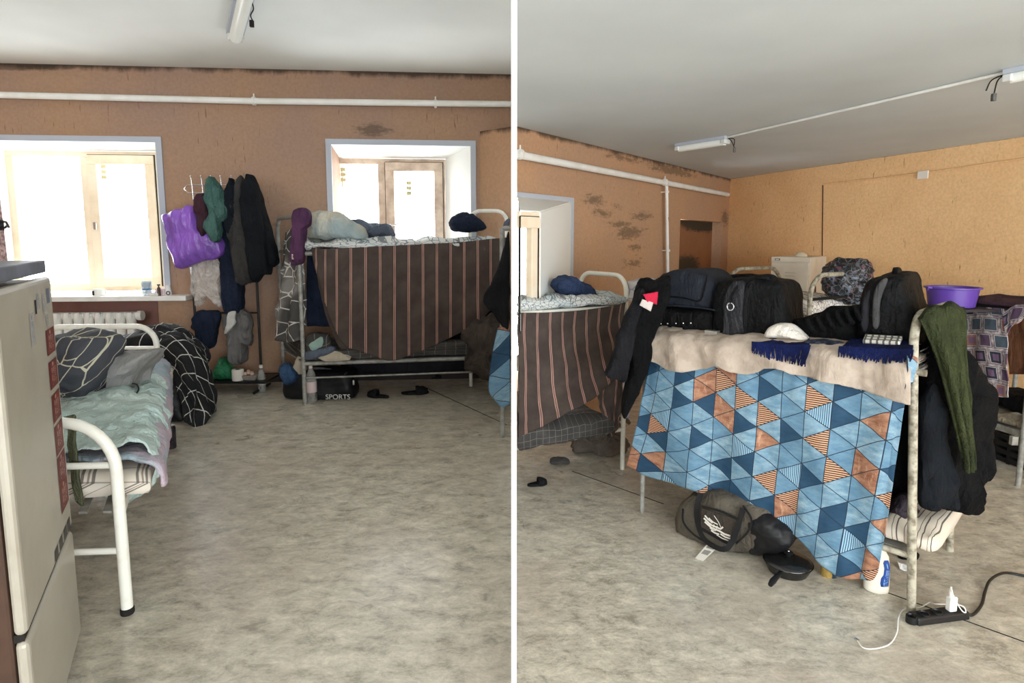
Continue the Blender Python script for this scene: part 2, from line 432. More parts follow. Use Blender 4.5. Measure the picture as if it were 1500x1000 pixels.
poly_slab('floor_lower', [(0, YB), (RD.x+.2, YB), (RC.x+.3, RC.y+.2), (RC.x-.2, RC.y+.5), (.03, R0.y+.4)], ZR-.15, ZR, M_floor)
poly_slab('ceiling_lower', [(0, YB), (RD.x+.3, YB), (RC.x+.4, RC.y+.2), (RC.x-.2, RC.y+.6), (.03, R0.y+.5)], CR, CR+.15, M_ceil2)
# thin white partition between the two rooms, seen end on
M_part = mat('white_laminate', (250, 250, 248), .5)
y0 = 1.5; h = .5*8.0/FOC
def pq(y): return .0035*y-h*y0, .0035*y+h*y0
l0, r0 = pq(y0); l1, r1 = pq(6.2)
poly_slab('wall_partition', [(l0, y0), (r0, y0), (r1, 6.2), (l1, 6.2)], ZR-.15, CL+.1, M_part)
slab('wall_step', -.006, .006, YB, y0, ZR-.15, ZL-.001, M_floor)
slab('wall_header', -.006, .006, YB, y0, CR+.001, CL+.1, M_ceil)
# wall behind the camera; unseen openings added in it, sized for fill light
M_wf = mat('orange_plaster_plain', (205, 155, 105), .85)
def front_wall(name, x0, x1, z0, z1, hx0, hx1, hz0, hz1):
    mb = MB(); y = YB-.1
    for (a, b, c, d) in ((x0, hx0, z0, z1), (hx1, x1, z0, z1), (hx0, hx1, z0, hz0), (hx0, hx1, hz1, z1)):
        mb.box(((a+b)/2, y, (c+d)/2), (b-a, .2, d-c))
    struct(mb.done(name, M_wf))
    portal('daylight_portal', ((hx0+hx1)/2, y, (hz0+hz1)/2), hx1-hx0, hz1-hz0, (0, 1, 0))
front_wall('wall_front', XL-.2, 0, ZL, CL, -3.9, -.8, 1.1, 2.2)
front_wall('wall_front_lower', 0, RD.x+.3, ZR, CR, .5, 7.0, .0, 2.1)
# dark baseboard of the left room
a, b = PZ(300, 560, 0), PZ(748, 553, 0)
MBb = MB().prism([Vector((PW(x, 560, PL).x, PW(x, 560, PL).y, .0)) for x in (245, 748)]+[Vector((PW(x, 560, PL, .025).x, PW(x, 560, PL, .025).y, 0)) for x in (748, 245)], Vector((0, 0, .085)))
struct(MBb.done('baseboard_back', mat('dark_baseboard', (46, 38, 34), .6)))

# ------------------------------------------------------------------ windows
def tri_quad(mb, a, b, c, d, n): mb.prism([a, b, c, d], n)
def window(idx, pl, op, fr, mull, depth, ajar=None, handle=True, clip_l=None, wood=M_wood, tape=(), tw=.05):
    """op = opening in the wall, fr = outer frame at the back of the reveal"""
    root = struct(thing('window_%d' % idx, None, None, PW((op[0]+op[2])/2, op[3], pl)))
    o = [PW(op[0], op[1], pl), PW(op[2], op[1], pl), PW(op[2], op[3], pl), PW(op[0], op[3], pl)]
    def rect(q, off, pl=pl):
        a = PW(q[0], (q[1]+q[3])/2, pl, off); b = PW(q[2], (q[1]+q[3])/2, pl, off); xm = (q[0]+q[2])/2
        t = PW(xm, q[1], pl, off).z; z = PW(xm, q[3], pl, off).z
        return [Vector((a.x, a.y, t)), Vector((b.x, b.y, t)), Vector((b.x, b.y, z)), Vector((a.x, a.y, z))]
    o = rect(op, .004); f = rect(fr, -depth); n = -pl[1]*.012
    mb = MB()
    for i in ((0, 1), (1, 2), (3, 0)):
        c = (o[0]+o[2])/2
        mb.add([o[i[0]], o[i[1]], f[i[1]], f[i[0]]], [(0, 1, 2, 3)])
    r = mb.done('reveal_board', M_reveal, root)
    s = r.modifiers.new('thickness', 'SOLIDIFY'); s.thickness = .01
    # casing boards on the wall
    u = (o[1]-o[0]).normalized(); Z = Vector((0, 0, 1)); mb = MB(); n = pl[1]*.014
    def board(a, b, c, d): mb.prism([a, b, c, d], n)
    board(o[0]-u*tw+Z*tw, o[1]+u*tw+Z*tw, o[1]+u*tw, o[0]-u*tw)
    board(o[1]+Z*0, o[1]+u*tw, o[2]+u*tw, o[2])
    if clip_l is None: board(o[0]-u*tw, o[0], o[3], o[3]-u*tw)
    mb.done('casing', M_trim, root)
    # wooden frame, mullion, opening sash with mitred rails
    W = (f[1]-f[0]).length; H = f[0].z-f[3].z; N = -pl[1]
    def bar(mb, s0, s1, z0, z1, d0=0.0, d1=.06):
        q = [f[3]+u*s0+N*d0, f[3]+u*s1+N*d0, f[3]+u*s1+N*d1, f[3]+u*s0+N*d1]
        mb.hexa([p+Z*z0 for p in q], [p+Z*z1 for p in q])
    mb = MB(); e = .07; ms = mull*W
    bar(mb, 0, W, H-e*.8, H); bar(mb, 0, W, 0, e); bar(mb, W-e*(.45 if idx != 3 else 1.4), W, e, H-e*.8)
    if idx != 3: bar(mb, 0, e, e, H-e*.8); bar(mb, ms-.06, ms+.01, e, H-e*.8)
    mb.done('window_frame', wood, root, bevel=.004)
    mb = MB(); g_ = .085; z0, z1, s0, s1 = e*.6, H-e*.55, ms+.015, W-.025
    if idx == 3: s0, ms = 0, 0
    bar(mb, s0, s1, z1-g_, z1, -.025, .03); bar(mb, s0, s1, z0, z0+g_, -.025, .03)
    if idx != 3:  bar(mb, s0, s0+g_, z0+g_, z1-g_, -.025, .03); bar(mb, s1-g_, s1, z0+g_, z1-g_, -.025, .03)
    mb.done('sash', wood, root, bevel=.004)
    mb = MB()
    bar(mb, e*.5, ms-.03 if idx != 3 else e*.6, e*.5, H-e*.5, .034, .038); bar(mb, s0+g_*.5, s1-g_*.5, z0+g_*.5, z1-g_*.5, .008, .012)
    mb.done('window_glass', M_glass, root)
    mb = MB(); bar(mb, s0-.006, s0, z0, z1, -.01, .0); bar(mb, s0, s1+.006, z1, z1+.006, -.01, .0); bar(mb, s1, s1+.006, z0, z1, -.01, 0)
    mb.done('seal', M_gap, root)
    if handle:
        mb = MB(); c = f[3]+u*(ms+.05)+Z*(H*.47)+pl[1]*.028; mb.box(c, (.035, .012, .07)); 
        mb.done('handle_plate', M_silver, root, bevel=.004)
        if ajar: MB().tube([c+pl[1]*.01, c+pl[1]*.04, c+pl[1]*.04+u*.12+Z*.05], .008).done('window_handle', M_silver, root, True)
    for (fx, fz) in tape:
        mb = MB(); s = fx*W
        for k in range(3): bar(mb, s, s+.05, fz*H-.05*k, fz*H-.05*k+.035, .002, .004)
        for k in range(2): bar(mb, s+.01+.02*k, s+.018+.02*k, fz*H-.15, fz*H+.03, .001, .002)
        mb.done('tape_mark', mat('old_sticker', (214, 206, 160), .8), root)
    c = (f[0]+f[2])/2
    portal('window_portal', c+N*.15, W, H, pl[1])
    return root, o, f
window(1, PL, (-60, 207, 236, 434), (15, 221, 236, 426), .53, .34, tape=((.62, .88),))
window(2, PL, (489, 213, 690, 430), (484, 232, 653, 420), .47, .34, ajar=True, wood=M_woodd, tape=((.1, .9), (.66, .8)))
window(3, P1, (759, 293, 834, 560), (761, 310, 790, 540), .35, -.6, clip_l=1, handle=False)
# sill of window 1
s0, s1 = PW(60, 436, PL, .16), PW(272, 436, PL, .16); zt = PW(160, 434, PL, .16).z-.0
a, b = PW(-80, 436, PL, .16), PW(272, 436, PL, .16); c, d = PW(272, 436, PL, -.34), PW(-80, 436, PL, -.34)
sl = struct(MB().prism([Vector((a.x, a.y, zt-.045)), Vector((b.x, b.y, zt-.045)), Vector((b.x, b.y, zt-.045))-PL[1]*.159, Vector((c.x-.25, c.y, zt-.045)), Vector((d.x, d.y, zt-.045))], Vector((0, 0, .045))).done('window_sill', M_white, bevel=.006))
ZS = zt
a, b = PW(470, 430, PL, .12), PW(705, 430, PL, .12)
struct(MB().hexa([Vector((v.x, v.y, 1.0)) for v in (a, b, b-PL[1]*.45, a-PL[1]*.45)], [Vector((v.x, v.y, 1.04)) for v in (a, b, b-PL[1]*.45, a-PL[1]*.45)]).done('window_sill_upper', M_white))

# ------------------------------------------------------------------ pipes and radiator
def pipe(name, px, pl, off, r, label, clamps=()):
    pts = [PW(x, y, pl, off) for x, y in px]
    t = thing(name, label, 'pipe', (pts[0]+pts[-1])/2)
    MB().tube(pts, r, 14).done('pipe_run', M_white, t, True)
    for x, y in clamps:
        c = PW(x, y, pl, off); d = (pts[-1]-pts[0]).normalized()
        MB().tube([c-d*.012, c+d*.012], r*1.35, 14).tube([c+Vector((0, 0, r)), c+Vector((0, 0, r*2.3))], .007, 8).tube([c, c-pl[1]*off], .008, 8).done('pipe_clamp', M_white, t, True)
    return t
pipe('heating_pipe', [(-60, 137.5), (0, 139), (372, 148), (748, 152.5)], PL, .06, .028, 'long white heating pipe running level above both bright windows', [(372, 148), (638, 152)])
pipe('heating_pipe', [(757, 226), (1066, 285)], P1, .08, .035, 'thick white heating pipe sloping to the corner above the mouldy wall', [(762, 226), (974, 267)])
pipe('riser_pipe', [(976.5, 272), (979, 470)], P1, .08, .021, 'thin white vertical pipe dropping beside the dark wall recess', [(978.5, 367), (977, 281)])
MB().tube([PW(977.4, 318, P1, .08), PW(977.6, 324, P1, .08)], .0225).done('tape_band', M_black, bpy.data.objects['riser_pipe'], True)
rad = thing('radiator', 'white cast iron ribbed radiator under the wide window', 'radiator', PW(142, 540, PL, .0))
zt, zb = PW(142, 456, PL, .06).z, PW(142, 456, PL, .06).z-.5
a, b = PW(80, 470, PL, .03), PW(203, 470, PL, .03); NS = 8
uu = Vector((b.x-a.x, b.y-a.y, 0)); sw = uu.length/NS; uu.normalize()
for k in range(NS):
    c = Vector((a.x, a.y, 0))+uu*(sw*(k+.5)); mb = MB()
    for z0 in (zt-.045, zb+.045):
        mb.tube([c-uu*sw*.49+Zv(z0), c+uu*sw*.49+Zv(z0)], .036, 12)
    for s in (-1, 1):
        mb.lathe(c+uu*(s*sw*.17)+PL[1]*.03+Zv(zb+.02), [(.012, 0), (.022, .03), (.022, zt-zb-.07), (.014, zt-zb-.04)], 12, sq=1.5)
    mb.lathe(c+PL[1]*.05+Zv(zb+.02), [(.008, 0), (.03, .02), (.012, .09), (.012, zt-zb-.15), (.03, zt-zb-.07), (.02, zt-zb-.03), (.006, zt-zb-.025)], 12)
    mb.done('radiator_section', M_white, rad, True)
MB().tube([Vector((a.x, a.y, zt-.045))-uu*.12, Vector((a.x, a.y, zt-.045))], .02, 10).done('radiator_inlet', M_white, rad, True)
MB().tube([Vector((b.x, b.y, zt-.045)), Vector((b.x, b.y, zt-.045))+uu*.04], .045, 12).done('radiator_plug', M_white, rad, True)

# ------------------------------------------------------------------ ceiling lamps
M_lamp = mat('lamp_diffuser_off', (235, 238, 232), .3)
def batten(A, B, z, wdt, label, wires):
    A, B = Vector((A.x, A.y, z)), Vector((B.x, B.y, z)); u = (B-A).normalized(); s = Vector((-u.y, u.x, 0))*wdt/2
    t = thing('ceiling_lamp', label, 'lamp', (A+B)/2)
    MB().hexa([A-s-Zv(.03), B-s-Zv(.03), B+s-Zv(.03), A+s-Zv(.03)], [A-s, B-s, B+s, A+s]).done('lamp_base', M_trim, t, bevel=.004)
    MB().tube([A+u*.03-Zv(.05), B-u*.03-Zv(.05)], wdt*.36, 14).done('lamp_tube', M_lamp, t, True)
    for e, d in ((A, 1), (B, -1)):
        MB().hexa([e-s*.95-Zv(.075), e+u*d*.05-s*.95-Zv(.075), e+u*d*.05+s*.95-Zv(.075), e+s*.95-Zv(.075)], [e-s*.95-Zv(.03), e+u*d*.05-s*.95-Zv(.03), e+u*d*.05+s*.95-Zv(.03), e+s*.95-Zv(.03)]).done('end_cap', mat('lamp_cap', (206, 208, 204), .5), t, bevel=.008)
    if wires:
        e = A if wires < 0 else B; o = u*(-.04 if wires < 0 else .04)
        MB().tube(smooth_line([e-Zv(.02), e+o-Zv(.05), e+o*1.6+s*.5-Zv(.12)], 10), .004, 6).tube(smooth_line([e-Zv(.02), e+o*1.8-Zv(.04), e+o*2.2-s*.4-Zv(.1)], 10), .004, 6).done('loose_wire', M_gap, t, True)
        MB().box(e+o*1.6+s*.5-Zv(.14), (.022, .022, .045)).done('wire_connector', mat('grey_connector', (84, 84, 82), .5), t, bevel=.003)
    return t
batten(PZ(344, 46, CL), PZ(372, -70, CL), CL, .12, 'fluorescent ceiling lamp with a bare white tube above the clothes rack', 0)
p = PZ(368, 0, CL-.02); q_ = bpy.data.objects['ceiling_lamp']
MB().tube(smooth_line([p, p+Vector((.02, -.02, -.06)), p+Vector((.0, -.02, -.1)), p+Vector((.015, -.02, -.14))], 14), .004, 6).done('loose_wire', M_gap, q_, True)
MB().box(p+Vector((.005, -.02, -.15)), (.022, .02, .04)).done('wire_connector', M_gap, q_)
A1, B1 = PZ(992, 211, CR), PZ(1066, 199, CR); A2, B2 = PZ(1474, 103, CR), PZ(1560, 84, CR)
batten(A1, B1, CR, .1, 'fluorescent ceiling lamp with a cracked tube near the mouldy corner', 1)
batten(A2, B2, CR, .09, 'fluorescent ceiling lamp cut off above the orange wall', -1)
tag(MB().tube([B1+Zv(-.012), A2+Zv(-.012)], .011, 8).done('cable_duct', M_white, None, True), 'thin white cable duct joining the two lamps across the ceiling', 'cable duct')
# conduit, groove and tag on the orange wall
t = thing('wall_conduit', 'orange painted conduit running along the clean orange wall', 'conduit', PW(1205, 270, P2))
MB().tube([PW(1205, 270, P2, .012), PW(1362, 252, P2, .012), PW(1520, 229, P2, .012)], .011, 8).done('conduit_run', M_w2, t, True)
struct(MB().tube([PW(1205.5, 270, P2, .0), PW(1203.5, 470, P2, .0)], .008, 6).done('trim_1', mat('wall_crack', (70, 44, 28), .9)))
c = PW(1353, 256, P2, .02); e = PW(1361, 256, P2, .02)-PW(1346, 256, P2, .02); e.z = 0
q = [c-e/2+Zv(-.045), c+e/2+Zv(-.045), c+e/2+Zv(.045), c-e/2+Zv(.045)]
t = tag(MB().prism(q, P2[1]*.02).done('cover_plate', mat('white_plate', (228, 222, 212), .6), bevel=.003), 'small square white cover plate high on the orange wall', 'cover plate')
# floor seams
for px, z in ((((618, 565), (742, 622)), ZL), (((838, 690), (972, 738)), ZR), (((1300, 868), (1500, 940)), ZR)):
    a, b = PZ(*px[0], z), PZ(*px[1], z)
    struct(MB().tube([a+Zv(.0005), b+Zv(.0005)], .0035, 6).done('trim_2', M_gap))
# ================================================================== patterned fabrics
def stripes_mat(name):
    g = G(name); v = g.coord('UV'); x, y, z = g.xyz(v); n = g.noise(v, 3, 3)
    f = (x/.115).frac(); d = (f-.5).abs()
    line = d.lt(.085)*(d.gt(.02))
    c = g.mix(g.step(g.noise(v, 5, 4), .35, .7), (62, 52, 48), (80, 70, 64))
    c = g.mix(d.lt(.13)*.5, c, (44, 36, 34))
    c = g.mix(line*g.step(g.noise(v, 6, 2), .3, .6)*.3+line*.6, c, (172, 134, 122))
    g.set('Base Color', c); g.set('Roughness', .9); g.bump(g.noise(v, 7, 4, .5, .7), .5, .02); return g.m
def check_mat(name, base, base2, linec, cell=.1, wdt=.045, bump=.6):
    g = G(name); v = g.coord('UV'); x, y, z = g.xyz(v)
    wob = (g.noise(v, 4, 2)-.5)*.03
    fx = ((x+wob)/cell).frac(); fy = ((y-wob)/cell).frac()
    l = fx.lt(wdt).max(fy.lt(wdt))
    c = g.mix(g.step(g.noise(v, 3, 3), .4, .65), base, base2)
    g.set('Base Color', g.mix(l*.85, c, linec)); g.set('Roughness', .85); g.bump(g.noise(v, 8, 4, .5, .8), bump, .03); return g.m
def net_mat(name, base, base2, linec, sc_=7, wdt=.03, bump=.6, patch=None):
    g = G(name); v = g.coord('UV'); d = g.voro(v, sc_)
    c = g.mix(g.step(g.noise(v, 2.2, 2), .48, .54), base, base2)
    if patch:
        k = g.voro(v, sc_, 'F1', 'Color'); n = g.xyz(k)[0]
        c = g.mix(n.gt(.6), c, patch)
    g.set('Base Color', g.mix(d.lt(wdt), c, linec)); g.set('Roughness', .85); g.bump(g.noise(v, 7, 4, .5, .8), bump, .03); return g.m
def plaid_mat(name, base, l1, l2, cell=.16, bump=.2):
    g = G(name); v = g.coord('UV'); x, y, z = g.xyz(v); c = base
    for k, (o, wd, cc) in enumerate(((.1, .03, l1), (.2, .02, l2), (.3, .03, l1), (.62, .015, l2))):
        fx = ((x/cell)+o).frac().lt(wd*2)
        c = g.mix(fx*.85, c, cc)
    for (o, wd, cc) in ((.3, .02, l1), (.75, .02, l2)):
        c = g.mix(((y/cell)+o).frac().lt(wd*2)*.6, c, cc)
    g.set('Base Color', c); g.set('Roughness', .9); g.bump(g.noise(v, 9, 4), bump, .02); return g.m
F_stripe = stripes_mat('brown_striped_blanket')
F_check = check_mat('black_duvet_white_check', (18, 18, 20), (28, 28, 30), (196, 196, 190), .12, .05)
F_checkd = check_mat('dark_grey_check', (58, 56, 54), (72, 70, 68), (120, 116, 110), .09, .05)
F_hex = net_mat('navy_grey_duvet_cream_web', (20, 24, 38), (66, 68, 74), (186, 182, 160), 10.0, .02)
F_curt = net_mat('grey_cloth_white_web', (70, 68, 66), (122, 120, 116), (190, 188, 182), 9, .03)
F_mint = cloth('mint_bedsheet', (196, 212, 206), (178, 198, 194), 11, .9, .85, 3)
F_blue = cloth('light_blue_sheet', (150, 178, 200), (178, 190, 204), 9, .7, .85, 3)
F_pastel = cloth('pastel_blanket', (150, 168, 178), (186, 168, 178), 9, .7, .85, 4)
F_pillow = cloth('grey_pillowcase', (148, 148, 146), (122, 120, 118), 9, .6, .9, 2)
F_plaid = plaid_mat('cream_plaid_mattress', (214, 206, 192), (96, 88, 84), (132, 116, 108), .2)
F_top = net_mat('pale_bedding_grey_print', (206, 208, 204), (190, 200, 200), (120, 126, 132), 16, .05, .5)
F_pale = cloth('pale_duvet', (192, 188, 172), (150, 166, 168), 6, .8, .9, 3)
F_gray = cloth('slate_grey_cloth', (96, 104, 118), (78, 84, 96), 9, .8)
F_navy = cloth('navy_cloth', (34, 42, 60), (26, 32, 46), 8, .9)
F_maroon = cloth('maroon_cloth', (66, 44, 52), (54, 36, 44), 8, .6)
F_teal = cloth('green_terry', (84, 120, 112), (70, 104, 98), 26, .9)
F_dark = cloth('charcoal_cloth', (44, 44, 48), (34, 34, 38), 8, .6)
F_olive = cloth('olive_cloth', (84, 86, 66), (66, 68, 52), 20, .6)
F_greyc = cloth('grey_cotton', (112, 110, 108), (92, 90, 88), 9, .7)
F_cream = cloth('cream_cloth', (176, 166, 148), (158, 148, 132), 10, .6)
F_jean = cloth('blue_denim', (60, 84, 116), (44, 64, 92), 16, .7)

def hung(name, outl, pl, th, m, label, cat, group=None, e=.7, wr=(.02, 9), seed=0, **k):
    k.setdefault('vf', (.034, 36, .8)); k.setdefault('N', 130)
    return tag(blob(name, outl, pl, th, m, e=e, wr=wr, seed=seed, **k), label, cat, group)

# ================================================================== fridge at the near corner
fA = PZ(121, 935, 0); u = PZ(42, 935, .40)-fA; u.z = 0; LF = u.length; u.normalize(); v_ = Vector((u.y, -u.x, 0)); print('FRIDGE', LF, u)
fr = thing('fridge', 'worn white two-door fridge with red stickers beside the iron bed', 'fridge', fA)
Zt = 1.235; zs = .40
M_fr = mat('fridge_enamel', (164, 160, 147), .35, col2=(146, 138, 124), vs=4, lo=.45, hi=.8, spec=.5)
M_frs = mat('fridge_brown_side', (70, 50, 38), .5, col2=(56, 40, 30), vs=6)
body = fA - u*.0
def fbx(a0, a1, b0, b1, z0, z1):     # along u, along v_, height
    q = [fA+u*a0+v_*b0, fA+u*a1+v_*b0, fA+u*a1+v_*b1, fA+u*a0+v_*b1]
    return [p+Zv(z0) for p in q], [p+Zv(z1) for p in q]
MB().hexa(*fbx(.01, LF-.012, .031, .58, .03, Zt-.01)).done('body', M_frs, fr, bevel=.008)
d1 = MB().hexa(*fbx(0, LF, 0, .028, zs+.008, Zt)).done('door', M_fr, fr, bevel=.014, seg=3)
d2 = MB().hexa(*fbx(0, LF, 0, .028, .03, zs-.008)).done('door', M_fr, fr, bevel=.014, seg=3)
MB().hexa(*fbx(.012, LF-.01, .01, .03, zs-.01, zs+.01)).done('door_seal', M_gap, fr)
MB().hexa(*fbx(.02, LF-.03, .06, .56, .0, .03)).done('plinth', M_gap, fr)
tp = MB().hexa(*fbx(.03, LF+.04, .005, .62, Zt+.012, Zt+.05)).done('top_panel', mat('blue_grey_panel', (92, 98, 112), .45, col2=(70, 72, 80), vs=10), fr, bevel=.004)
def stick_mat(name, red, ink):
    g = G(name); v = g.coord('UV'); x, y, z = g.xyz(v)
    n = g.noise(g.scale(v, (1.2, 22, 1)), 1, 2, .6)
    ins = (x.gt(.2))*(x.lt(.8))*(y.gt(.1))*(y.lt(.74)); rows = (x*5).frac().gt(.55)
    dot = ((x-.5)*(x-.5)*1.0+(y-.86)*(y-.86)).lt(.006)
    g.set('Base Color', g.mix((ins*rows*g.step(n, .48, .52)).max(dot)*.85, red, ink)); g.set('Roughness', .5); return g.m
M_red = stick_mat('red_sticker', (96, 34, 30), (176, 140, 124)); M_gst = stick_mat('grey_sticker', (150, 150, 148), (72, 76, 84)); M_bst = stick_mat('blue_sticker', (92, 100, 120), (70, 76, 92))
fpl = (fA.copy(), -v_)
def sticker(a0, a1, z0, z1, m, lab=None, sk=0.0, name='sticker'):
    q = [fA+u*a1-v_*.0012+Zv(z0+sk), fA+u*a0-v_*.0012+Zv(z0), fA+u*a0-v_*.0012+Zv(z1), fA+u*a1-v_*.0012+Zv(z1+sk)]
    o = link(name, mesh(name, q, [(0, 1, 2, 3)], [(0, 0), (1, 0), (1, 1), (0, 1)]), m, d1, False)
    if lab: o['label'] = lab
for k, (y0, y1) in enumerate(((462, 499), (506, 546), (553, 594), (599, 643), (647, 689), (691, 735))):
    zc0 = PW(100, y1-3, fpl).z; zc1 = PW(96, y0+3, fpl).z
    sticker(.03, .15, zc0, zc1, M_red, 'dark red printed sticker')
sticker(.05, .09, 1.155, 1.2, M_bst, 'faded blue sticker'); sticker(.12, .155, 1.135, 1.19, M_gst); sticker(.19, .225, 1.15, 1.195, M_gst); sticker(.09, .125, 1.09, 1.125, M_gst); sticker(.235, .255, 1.14, 1.18, M_gap, 'black torn mark'); sticker(.28, .33, 1.06, 1.15, M_gst)
for a0 in (.04, .1, .17, .24): sticker(a0, a0+.05, zs+.02, zs+.055, mat('black_letter_strip', (70, 66, 62), .6), 'worn black letter mark')
# speckled board with a hook standing behind the fridge
pb = thing('speckled_board', 'pink speckled board with a black coat hook standing behind the fridge', 'board', P(-20, 600, 2.3))
g = G('pink_speckled_laminate'); vv = g.coord('Object'); g.set('Base Color', g.mix(g.step(g.noise(vv, 60, 3), .4, .6), (186, 160, 156), (120, 92, 92))); M_speck = g.m
a = P(9, 380, 2.3); MB().hexa([Vector((a.x-.5, 2.3, 0)), Vector((a.x, 2.3, 0)), Vector((a.x, 2.34, 0)), Vector((a.x-.5, 2.34, 0))], [Vector((a.x-.55, 2.3, 1.52)), Vector((a.x-.035, 2.3, 1.52)), Vector((a.x-.035, 2.34, 1.52)), Vector((a.x-.55, 2.34, 1.52))]).done('board_panel', M_speck, pb)
h = P(2, 326, 2.28)
MB().tube(smooth_line([h, h+Vector((.025, -.01, .003)), h+Vector((.04, -.02, -.008)), h+Vector((.045, -.02, -.02))], 10), .004, 8).tube(smooth_line([h+Zv(-.018), h+Vector((.02, -.01, -.02)), h+Vector((.028, -.01, -.012))], 8), .004, 8).box(h+Vector((-.005, 0, -.01)), (.012, .02, .04)).done('coat_hook', M_black, pb, True)

# ================================================================== white iron bed
N0, F0 = PZ(187, 898, 0), PZ(238, 628, 0); Wd = Vector((-.76, -.05, 0))
bed = thing('iron_bed', 'white tubular iron single bed beside the fridge', 'bed', (N0+F0+Wd)/2)
top_n = .715; top_f = PW(200, 474, front(F0.y)).z-.018
MB().tube(arch(N0, N0+Wd, top_n, .17), .0195, 14).done('foot_frame', M_steelw, bed, True)
MB().tube(arch(F0, F0+Wd, top_f, .13), .0195, 14).done('head_frame', M_steelw, bed, True)
for B0, hs, nm in ((N0, (PW(140, 681, front(N0.y)).z, PW(140, 806, front(N0.y)).z), 'crossbar'), (F0, (PW(200, 509, front(F0.y)).z, .3), 'crossbar')):
    for z in hs: MB().tube([B0+Zv(z), B0+Wd+Zv(z)], .012, 10).done(nm, M_steelw, bed, True)
def Bd(a, b, z): return N0+(F0-N0)*a+Wd*b+Zv(z)
zr = .385
for b in (-.0, 1.0):
    MB().hexa([Bd(0, b-.02, zr-.02), Bd(1, b-.02, zr-.02), Bd(1, b+.02, zr-.02), Bd(0, b+.02, zr-.02)], [Bd(0, b-.02, zr+.02), Bd(1, b-.02, zr+.02), Bd(1, b+.02, zr+.02), Bd(0, b+.02, zr+.02)]).done('side_rail', M_steelw, bed)
mb = MB()
for k in range(9):
    b = .06+.11*k; mb.hexa([Bd(.01, b-.02, zr-.012), Bd(.99, b-.02, zr-.012), Bd(.99, b+.02, zr-.012), Bd(.01, b+.02, zr-.012)], [Bd(.01, b-.02, zr-.004), Bd(.99, b-.02, zr-.004), Bd(.99, b+.02, zr-.004), Bd(.01, b+.02, zr-.004)])
mb.done('mesh_base', M_steelg, bed)
for z in (0,):
    for B0 in (N0, F0, N0+Wd, F0+Wd): MB().lathe(B0, [(.021, 0), (.023, .005), (.023, .02), (.02, .024)], 14).done('foot_cap', M_gap, bed, True)
# mattress as a rounded slab in bed coordinates
def slab_sheet(name, a0, a1, b0, b1, z0, z1, m, amp=.012, fr_=6, seed=0, nu=40, nv=30, rr=.05):
    """closed cushion: profile across the bed swept along it"""
    prof = []; n = 40
    for k in range(n):
        t = 2*math.pi*k/n; cx, cz = math.cos(t), math.sin(t); e = .35
        prof.append((math.copysign(abs(cx)**e, cx), math.copysign(abs(cz)**e, cz)))
    vs, uv = [], []; M_ = 44; L = (F0-N0).length
    for i in range(M_+1):
        s = i/M_; a = a0+(a1-a0)*s; sh = 1 if .03 < s < .97 else (.93 if i in (1, M_-1) else (.6 if i in (0, M_) else 1))
        if i in (0, M_): a = a
        for (x, z) in prof:
            b = (b0+b1)/2+(b1-b0)/2*x*(.97+.03*sh); zz = (z0+z1)/2+(z1-z0)/2*z*sh
            p = Bd(a, b, zz); d = fbm(p*fr_+Vector((seed, 0, 0)))*amp
            vs.append(p+Vector((x*d, 0, z*d))); uv.append((b*.76+z*.05, a*L+zz))
    fs = [(i*n+k, i*n+(k+1) % n, (i+1)*n+(k+1) % n, (i+1)*n+k) for i in range(M_) for k in range(n)]+[tuple(range(n))[::-1], tuple(M_*n+k for k in range(n))]
    me = mesh(name, vs, fs, uv); bm = bmesh.new(); bm.from_mesh(me); bmesh.ops.recalc_face_normals(bm, faces=bm.faces); bm.to_mesh(me); bm.free()
    return link(name, me, m)
tag(slab_sheet('mattress', .03, .97, -.14, .98, .40, .49, F_plaid), 'cream plaid thin mattress lying on the white iron bed', 'mattress')
def bsheet(name, rows, m, **k): return sheet(name, [[Bd(*q) for q in r] for r in rows], m, **k)
tag(bsheet('bed_blanket', [[(.06, -.19, .42), (.3, -.18, .41), (.6, -.16, .4), (.9, -.13, .41)], [(.06, -.16, .5), (.3, -.15, .5), (.6, -.13, .5), (.95, -.1, .5)], [(.06, .0, .53), (.3, 0, .53), (.6, .02, .53), (.96, .02, .54)], [(.06, .5, .53), (.3, .5, .53), (.6, .5, .53), (.96, .5, .56)], [(.06, .95, .52), (.3, .95, .52), (.6, .95, .52), (.96, .95, .54)]], F_pastel, wr=(.01, 5, 7), thick=.014), 'light blue and pink pastel blanket spread over the plaid mattress', 'blanket')
tag(bsheet('bed_sheet', [[(.1, -.17, .47), (.3, -.17, .46), (.45, -.16, .46), (.62, -.14, .48)], [(.08, -.1, .57), (.3, -.08, .57), (.45, -.08, .565), (.66, -.08, .555)], [(.05, .15, .575), (.3, .15, .585), (.45, .15, .585), (.68, .15, .56)], [(.03, .5, .58), (.3, .5, .59), (.45, .5, .59), (.66, .5, .56)], [(.03, .9, .57), (.3, .9, .57), (.45, .9, .57), (.62, .9, .55)]], F_mint, nu=130, nv=130, wr=(.014, 5, 12), fold=(.007, 34, 1, 0), thick=.006, seed=3), 'crumpled mint white sheet over the near half of the iron bed', 'sheet')
tag(blob('folded_sheet', [(168, 706), (190, 690), (212, 670), (221, 640), (222, 680), (218, 712), (205, 724), (180, 722)], front(2.45), .3, F_mint, e=.8, wr=(.02, 12)), 'folded mint sheet end bulging at the iron bed corner', 'sheet')
tag(blob('pillow', [(118, 560), (130, 532), (165, 516), (200, 513), (229, 512), (222, 530), (205, 548), (198, 575), (180, 590), (150, 598), (125, 592)], front(3.05), .34, F_pillow, e=.75, wr=(.02, 7), vf=(.014, 34, -14)), 'grey ribbed pillow on the iron bed behind the rolled duvet', 'pillow')
